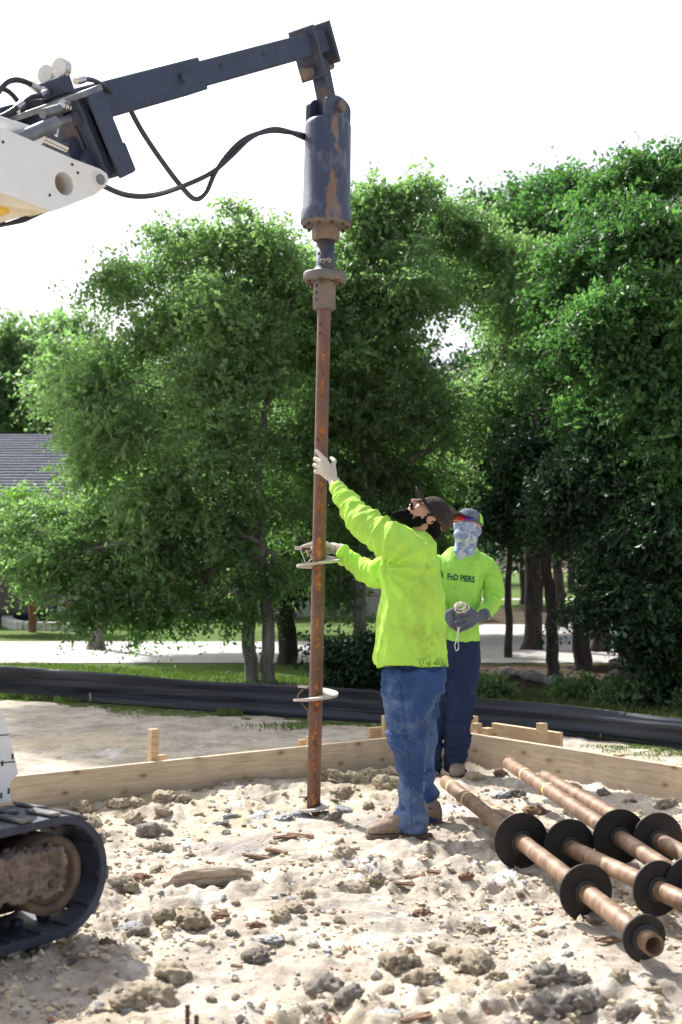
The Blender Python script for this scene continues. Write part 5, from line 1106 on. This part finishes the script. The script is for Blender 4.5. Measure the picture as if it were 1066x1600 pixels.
# shirt
mb = MB()
hrings(mb, [(1041, 583, 699, .205, 6.63), (1030, 583, 698, .205, 6.63), (1000, 586, 696, .205, 6.63), (960, 589, 693, .205, 6.63), (925, 592, 690, .205, 6.63), (895, 594, 687, .205, 6.635), (870, 600, 686, .215, 6.635), (852, 610, 684, .20, 6.64), (838, 625, 678, .15, 6.645), (828, 640, 670, .09, 6.645)], 44)
mb.limb(pts3([(648, 866, 6.50), (618, 850, 6.50), (592, 834, 6.55), (566, 813, 6.62), (545, 788, 6.72), (526, 761, 6.83)]), [.088, .094, .088, .073, .056, .043])
mb.limb(pts3([(642, 874, 6.80), (612, 890, 6.88), (586, 899, 6.95), (562, 886, 7.0), (536, 867, 7.04)]), [.085, .078, .070, .060, .045])
aL0 = P(*SH_L); aL1 = P(*arm_l[-1]); aLd = np.array((aL1 - aL0).normalized()); aR0 = P(*SH_R); aR1 = P(*arm_r[-1]); aRd = np.array((aR1 - aR0).normalized())
def shirt_disp(co, no):
    x, z = co[:, 0], co[:, 2]
    sL = (co - np.array(aL0)) @ aLd; sR = (co - np.array(aR0)) @ aRd
    far = co[:, 1] > 6.86; armw = np.where(far, sstep(.06, .16, sR), sstep(.08, .2, sL))
    warp = vn(co * 6, 31)
    drape = ridge(vn(np.stack([x * 11 + (z - 1) * 4.5 + warp * .6, co[:, 1] * 9, z * 2.4], -1), 3)) * .55 + ridge(vn(np.stack([x * 20 - z * 9, co[:, 1] * 16, z * 6], -1), 4)) * .35
    # folds fanning from the armpit
    ap = np.array(P(600, 888, 6.46)); d = co - ap; r_ = np.linalg.norm(d, axis=1); ang = np.arctan2(d[:, 2], d[:, 0]); fan = np.cos(ang * 13 + warp * 1.2) * np.exp(-r_ / .22) * sstep(.02, .08, r_)
    s = np.where(far, sR, sL); rings_ = ridge(vn(np.stack([s * 17 + warp, z * 5 + x * 2, co[:, 1] * 5], -1), 6)) * .8 + ridge(vn(np.stack([s * 34, z * 9, x * 9], -1), 8)) * .35
    torso = .017 * drape + .016 * fan + .014 * vn(co * 4.2, 12); a = .017 * rings_
    h = torso * (1 - armw) + a * armw + .0016 * vn(co * 60, 9)
    hem = sstep(.905, .885, z) * (no[:, 2] < -.5); out = co + no * h[:, None]; out[:, 2] += hem * .05; out[:, 2] += .012 * vn(co * np.array([9, 9, 0]), 10) * sstep(.97, .88, z); return out
remesh(mb, 'shirt', .0075, M['shirt1'], w1, 5, shirt_disp)
# collar
cr = [fn(-.045 + .062 * math.cos(a), .066 * math.sin(a), -.102 - .012 * math.cos(a)) for a in np.linspace(0, 2 * PI, 25)]
# jeans
mb = MB()
hrings(mb, [(1026, 610, 688, .155, 6.64), (1054, 603, 694, .185, 6.64), (1078, 603, 692, .185, 6.64), (1092, 612, 682, .16, 6.64)], 40)
hrings(mb, [(1050, 602, 692, .115, 6.535), (1080, 600, 689, .115, 6.52), (1110, 603, 671, .095, YA - .02), (1150, 608, 665, .085, YA - .02), (1185, 618, 662, .078, YA - .02), (1215, 625, 660, .073, YA - .02), (1250, 625, 658, .071, YA - .02), (1278, 620, 662, .074, YA - .02), (1297, 618, 664, .076, YA - .02)], 36)
hrings(mb, [(1050, 630, 692, .105, 6.74), (1090, 640, 686, .105, 6.76), (1130, 648, 682, .080, YF + .02), (1180, 654, 681, .072, YF + .03), (1220, 655, 680, .068, YF + .03), (1255, 655, 682, .070, YF + .03), (1272, 654, 684, .074, YF + .02), (1284, 654, 685, .074, YF + .02)], 32)
def jean_disp(co, no):
    z = co[:, 2]; w = vn(co * 7, 1); lowz = sstep(.42, .08, z); knee = np.exp(-((z - .52) / .12) ** 2); hip = sstep(.62, .8, z)
    f1 = ridge(vn(np.stack([co[:, 0] * 5 + w, co[:, 1] * 5, z * 21 + co[:, 0] * 9 + w * .8], -1), 2)); f2 = ridge(vn(np.stack([co[:, 0] * 9, co[:, 1] * 9, z * 40 - co[:, 0] * 12], -1), 3))
    f3 = ridge(vn(np.stack([co[:, 0] * 13 + z * 7, co[:, 1] * 9, z * 5], -1), 4))
    h = .013 * f1 * (.25 + lowz + .7 * knee) + .007 * f2 * (.3 + lowz) + .014 * f3 * (.35 + hip) + .008 * vn(co * 6, 7); return co + no * h[:, None]
jn = remesh(mb, 'jeans', .007, M['jeans1'], w1, 4, jean_disp)
def project(par_obj, pts, d=Vector((0, 1, 0)), lift=.002):
    me = par_obj.data; bv = BVHTree.FromPolygons([v.co[:] for v in me.vertices], [p.vertices[:] for p in me.polygons]); out = []
    for p in pts:
        h = bv.ray_cast(p - d * 2, d); out.append((h[0] - d * lift) if h[0] else p)
    return out
M['seam'] = simple('jean_seam', (.02, .045, .12), .9, 0, .2, 30)
ln = [P(623 + 8 * math.sin((y - 1060) / 230 * 2.4) + (y - 1060) * .055, y, 6.5) for y in range(1060, 1290, 7)]
k = MB().tube(project(jn, ln, lift=.0), .0022, 5).build('side_seam', M['seam'], None); k.parent = jn
pk = smoothpts([P(603, 1049, 6.5), P(612, 1051, 6.5), P(622, 1049, 6.5), P(632, 1043, 6.5), P(637, 1034, 6.5)], 6); k = MB().tube(project(jn, pk, lift=.0), .0022, 5).build('pocket_edge', M['seam'], None); k.parent = jn
b1 = boot('boot', Vector((P(664, 1300, 6.47).x, 6.47, .0)), (-1, -.12), w1, M['boot']); b2 = boot('boot', Vector((P(686, 1282, 6.76).x, 6.76, .0)), (-1, -.25), w1, M['boot'])
# gloves
glove('glove', (522, 752, 6.885), (530, 764, 6.84), [[(508, 719, 6.935), (500, 710, 6.945), (495, 705, 6.955)], [(503, 722, 6.935), (493, 717, 6.975), (493, 718, 7.03), (503, 719, 7.05)], [(502, 730, 6.935), (492, 727, 6.975), (493, 728, 7.03), (503, 729, 7.05)], [(503, 738, 6.938), (494, 737, 6.975), (494, 738, 7.03), (503, 738, 7.05)], [(520, 727, 6.955), (523, 720, 7.0), (518, 716, 7.045)]], M['glove1'], w1)
glove('glove', (520, 856, 7.075), (534, 861, 7.055), [[(503, 850, 7.075), (490, 849, 7.07), (478, 853, 7.065), (470, 857, 7.06)], [(502, 856, 7.08), (488, 856, 7.08), (480, 861, 7.055)], [(503, 861, 7.08), (492, 863, 7.075), (487, 868, 7.05)], [(504, 866, 7.075), (495, 869, 7.07), (490, 873, 7.045)], [(506, 849, 7.055), (496, 853, 7.03), (488, 857, 7.03)]], M['glove1'], w1)
t = thing('magnetic_level', 'small pale bar tool with a cord held in the lower gloved hand beside the pier', 'hand tool', tuple(P(470, 857, 7.05)))
a, b = P(460, 856, 7.04), P(472, 857, 7.04); MB().obox((a + b) / 2, (b - a) / 2, Vector((0, .012, 0)), Z * .010).build('head', M['disc_pale'], t, .002)
MB().cyl(P(472, 857, 7.04), P(500, 858, 7.05), .006, 10).build('bar', M['brown_steel'], t)
MB().tube([P(490 + 7 * math.cos(a), 867 + 7 * math.sin(a), 7.02) for a in np.linspace(0, 2 * PI, 20)], .0045, 8).build('ring', M['brown_steel'], t)
MB().tube(smoothpts([P(470, 860, 7.03), P(474, 870, 7.0), P(479, 880, 6.97), P(486, 874, 6.97), P(490, 872, 7.0)], 6), .0025, 6).build('cord', M['cord'], t)
# ---------------- worker 2: masked, facing the viewer
w2 = thing('person', 'masked worker in green printed shirt and cap standing behind with gloved hands together', 'person', tuple(G(712, 1212)), 'workers')
Y2_ = 8.3; hc2 = P(731, 822, 8.27); fn2, R2, f2_, l2_, u2_ = headframe(hc2, (-.56, -.76, .33), (.1, .25, 1)); hs2 = .98
mb = MB(); head_prims(mb, fn2, R2, hs2); mb.limb([fn2(-.02, 0, -.06), P(725, 868, 8.32)], [.058, .062])
hrings(mb, [(1000, 694, 744, .10, 8.32), (940, 696, 742, .10, 8.32), (890, 688, 756, .11, 8.32), (872, 690, 760, .08, 8.32)])
al2 = [(764, 884, 8.30), (771, 915, 8.30), (770, 946, 8.25), (752, 964, 8.12)]; ar2 = [(684, 884, 8.30), (676, 915, 8.30), (677, 944, 8.25), (694, 960, 8.12)]
mb.limb(pts3(al2), [.04, .038, .034, .024]); mb.limb(pts3(ar2), [.04, .038, .034, .024])
mb.limb(pts3([(724, 1010, 8.32), (718, 1100, 8.28), (712, 1190, 8.3)]), [.07, .055, .036]); mb.limb(pts3([(704, 1010, 8.33), (686, 1100, 8.33), (674, 1188, 8.33)]), [.07, .055, .036])
body2 = remesh(mb, 'body', .0085, M['skin'], w2, 3); face_parts(fn2, R2, hs2, body2, None, None)
# gaiter
mb = MB(); B2 = lambda p, r_: mb.ball(fn2(*[q * hs2 for q in p]), [q * hs2 for q in r_], 3, R2)
B2((-.012, 0, -.018), (.102, .086, .055)); B2((.030, 0, -.03), (.080, .072, .062)); B2((.045, 0, -.080), (.062, .060, .050)); B2((.100, 0, -.022), (.024, .020, .030)); B2((.07, .03, -.015), (.032, .034, .024)); B2((.07, -.03, -.015), (.032, .034, .024))
mb.limb([fn2(-.005, 0, -.07), P(727, 856, 8.285), P(725, 866, 8.285)], [.072, .070, .078]); mb.ball(P(723, 870, 8.26), (.055, .035, .022), 2)
def gd_(co, no): return co + no * (.003 * ridge(vn(np.stack([co[:, 0] * 6, co[:, 1] * 6, co[:, 2] * 26 + co[:, 0] * 8], -1), 3)) + .002 * vn(co * 30, 4))[:, None]
remesh(mb, 'neck_gaiter', .0055, M['gaiter'], w2, 4, gd_)
c2 = cap(fn2, R2, M['cap2'], M['cap1'], w2, .93, .0, .125)
# lime side panel of the cap: a shell patch on its left side
vs_ = []; fs = []
for i in range(9):
    for j in range(7):
        a = 1.45 + i * .13; t = .03 + j * .125; k = math.cos(t) ** .6; vs_.append(fn2(-.008 - .01 * math.sin(t) + .104 * k * math.cos(a), .0898 * k * math.sin(a), .016 + .100 * math.sin(t)))
for i in range(8):
    for j in range(6): q = i * 7 + j; fs.append((q, q + 7, q + 8, q + 1))
k = MB().add(vs_, fs, True).build('cap_panel', M['lime'], None); k.parent = c2
vs_ = []; fs = []
for i in range(15):
    a = (i / 14 - .5) * 2.05
    for j in range(5):
        zz = .030 - j * .009 * (1 - .25 * abs(a)) ; vs_.append(fn2((.012 + .100 * math.cos(a)) * hs2, .084 * math.sin(a) * hs2, (zz - (.006 if abs(a) < .12 and j > 2 else 0)) * hs2))
for i in range(14):
    for j in range(4): q = i * 5 + j; fs.append((q, q + 5, q + 6, q + 1))
o = MB().add(vs_, fs, True).build('sunglasses', M['lens2'], w2); md = o.modifiers.new('t', 'SOLIDIFY'); md.thickness = .003
gl = MB().tube([fn2((.013 + .100 * math.cos(a)) * hs2, .085 * math.sin(a) * hs2, .031 * hs2) for a in np.linspace(-1.1, 1.1, 15)], .0028, 6)
for sg in (1, -1): gl.tube([fn2(.055 * hs2, .076 * sg * hs2, .024 * hs2), fn2(-.01, .084 * sg, .014)], .003, 6)
k = gl.build('frame', M['black'], None); k.parent = o
mb = MB()
hrings(mb, [(1000, 687, 749, .125, 8.32), (985, 687, 749, .125, 8.32), (960, 688, 748, .125, 8.32), (930, 687, 750, .125, 8.32), (905, 684, 756, .13, 8.32), (888, 678, 766, .13, 8.32), (876, 684, 765, .115, 8.32), (867, 692, 757, .10, 8.33), (857, 704, 745, .07, 8.33)], 44)
mb.limb(pts3([(761, 885, 8.32), (768, 900, 8.31), (772, 925, 8.29), (769, 948, 8.25), (756, 960, 8.17)]), [.066, .064, .060, .056, .044])
mb.limb(pts3([(684, 882, 8.32), (679, 900, 8.31), (675, 925, 8.29), (677, 946, 8.25), (690, 957, 8.17)]), [.066, .064, .060, .056, .044])
def shirt2_disp(co, no):
    x, z = co[:, 0], co[:, 2]; w = vn(co * 6, 41); px_ = x / co[:, 1] * F + 533; arm = sstep(752, 760, px_) + sstep(692, 686, px_)
    v1 = ridge(vn(np.stack([x * 13 + w, co[:, 1] * 8, z * 3], -1), 3)); v2 = ridge(vn(np.stack([x * 7, co[:, 1] * 6, z * 20 + x * 9 + w], -1), 5)); v3 = ridge(vn(np.stack([x * 22, co[:, 1] * 12, z * 9], -1), 6))
    h = (.011 * v1 + .006 * v3) * (1 - arm) + .013 * v2 * arm + .008 * vn(co * 5, 9); return co + no * h[:, None]
sh2 = remesh(mb, 'shirt', .008, M['shirt2'], w2, 5, shirt2_disp)
def decal(me, name, m, place, rot):
    bm = bmesh.new(); bm.from_mesh(me); bmesh.ops.triangulate(bm, faces=bm.faces)
    bmesh.ops.subdivide_edges(bm, edges=[e for e in bm.edges if e.calc_length() > .15], cuts=2, use_grid_fill=True); bm.to_mesh(me); bm.free()
    q = project(sh2, [place(v.co) for v in me.vertices], lift=.0022)
    for v, c in zip(me.vertices, q): v.co = c
    me.materials.clear(); me.materials.append(m); o = link(name, me); o.parent = sh2; return o
def text_me(body, size=1, off=.018):
    cu = bpy.data.curves.new('t', 'FONT'); cu.body = body; cu.size = size; cu.offset = off; cu.align_x = 'CENTER'; cu.align_y = 'CENTER'; cu.resolution_u = 3
    ob = bpy.data.objects.new('t', cu); COL.objects.link(ob); dg = bpy.context.evaluated_depsgraph_get(); dg.update(); me = bpy.data.meshes.new_from_object(ob.evaluated_get(dg)); bpy.data.objects.remove(ob); return me
def put(px0, px1, py0, py1, hpx):
    def f(co, w=[None]):
        return P((px0 + px1) / 2 + co.x * hpx, (py0 + py1) / 2 - co.y * hpx + (co.x * hpx) / (px1 - px0) * (py1 - py0), 8.1)
    return f
tm = text_me('FnD PIERS', off=.04); wid = max(v.co.x for v in tm.vertices) - min(v.co.x for v in tm.vertices)
sc_ = 43.0 / wid; decal(tm, 'shirt_lettering', M['print'], lambda co: P(723 + co.x * sc_, 904 - co.y * sc_ * 1.35 + co.x * sc_ * .12, 8.1), 0)
cr_ = bpy.data.meshes.new('c'); o1 = [(math.cos(a), math.sin(a)) for a in np.linspace(-1.35, 1.35, 14)]; o2 = [(.55 * math.cos(a) + .05, .9 * math.sin(a)) for a in np.linspace(1.35, -1.35, 14)]
cr_.from_pydata([(x, y, 0) for x, y in o1 + o2], [], [(i, i + 1, 26 - i, 27 - i) for i in range(13)]); decal(cr_, 'shirt_logo', M['print'], lambda co: P(689 + co.x * 6, 899 - co.y * 8.5, 8.1), 0)
mb = MB()
hrings(mb, [(988, 690, 748, .115, 8.33), (1020, 690, 750, .125, 8.33), (1045, 692, 749, .12, 8.33)], 36)
hrings(mb, [(1030, 700, 751, .105, 8.31), (1070, 698, 747, .10, 8.29), (1100, 697, 741, .09, 8.27), (1130, 695, 738, .085, 8.27), (1160, 696, 733, .078, 8.29), (1190, 697, 728, .07, 8.30), (1206, 696, 729, .07, 8.30)], 30)
hrings(mb, [(1030, 680, 722, .105, 8.33), (1070, 672, 712, .10, 8.33), (1110, 668, 700, .09, 8.33), (1160, 662, 690, .078, 8.33), (1202, 658, 688, .07, 8.33)], 30)
def jean2(co, no):
    z = co[:, 2]; w = vn(co * 7, 61); f1 = ridge(vn(np.stack([co[:, 0] * 6 + w, co[:, 1] * 5, z * 22 - co[:, 0] * 8], -1), 62)); return co + no * (.012 * f1 * (.25 + sstep(.62, .2, z)) + .005 * vn(co * 7, 8))[:, None]
remesh(mb, 'jeans', .008, M['jeans2'], w2, 4, jean2)
boot('boot', Vector((P(716, 1205, 8.42).x, 8.42, .0)), (-.12, -1), w2, M['boot']); boot('boot', Vector((P(672, 1205, 8.42).x, 8.42, 0)), (-.4, -1), w2, M['boot'])
glove('glove', (746, 966, 8.10), (757, 960, 8.15), [[(733, 958, 8.02), (722, 960, 7.98), (714, 964, 7.99)], [(733, 964, 8.01), (721, 968, 7.97), (713, 972, 7.98)], [(733, 971, 8.02), (722, 976, 7.98), (715, 979, 7.99)], [(735, 977, 8.03), (727, 982, 8.0), (720, 985, 8.0)], [(741, 957, 8.05), (733, 951, 8.0), (726, 949, 7.99)]], M['glove2'], w2, .0135, .018)
glove('glove', (697, 962, 8.10), (686, 957, 8.15), [[(708, 957, 8.03), (718, 955, 8.01), (726, 956, 8.02)], [(708, 964, 8.03), (716, 966, 8.03), (724, 968, 8.03)], [(708, 971, 8.03), (716, 976, 8.03), (722, 978, 8.04)], [(706, 977, 8.05), (713, 983, 8.05), (719, 986, 8.05)], [(703, 956, 8.05), (711, 951, 8.0), (718, 951, 7.98)]], M['glove2'], w2, .0135, .018)
t = thing('cord_bundle', 'coiled off white cord with a hanging clip held in the grey gloves', 'cord', tuple(P(722, 946, 7.97)))
rr = random.Random(4); mb = MB()
for k in range(5):
    cx, cy = 721 + rr.uniform(-4, 4), 948 + rr.uniform(-2, 3); ra, rb = rr.uniform(7, 11), rr.uniform(5, 8); ph = rr.random() * 3
    mb.tube([P(cx + ra * math.cos(a) * math.cos(ph) - rb * math.sin(a) * math.sin(ph) * .6, cy + rb * math.sin(a), 7.96 + .02 * math.sin(a * 2 + k)) for a in np.linspace(0, 2 * PI, 18)], .0035, 6)
mb.build('coil', M['cord'], t)
MB().tube(smoothpts([P(717, 980, 7.95), P(716, 990, 7.95), P(715, 1000, 7.96)], 5), .0055, 8).build('strap', M['cord'], t)
MB().tube(smoothpts([P(715, 998, 7.96), P(711, 1008, 7.96), P(713, 1017, 7.96), P(717, 1012, 7.96), P(715, 1000, 7.96)], 6), .003, 6).build('clip', M['chrome'], t)
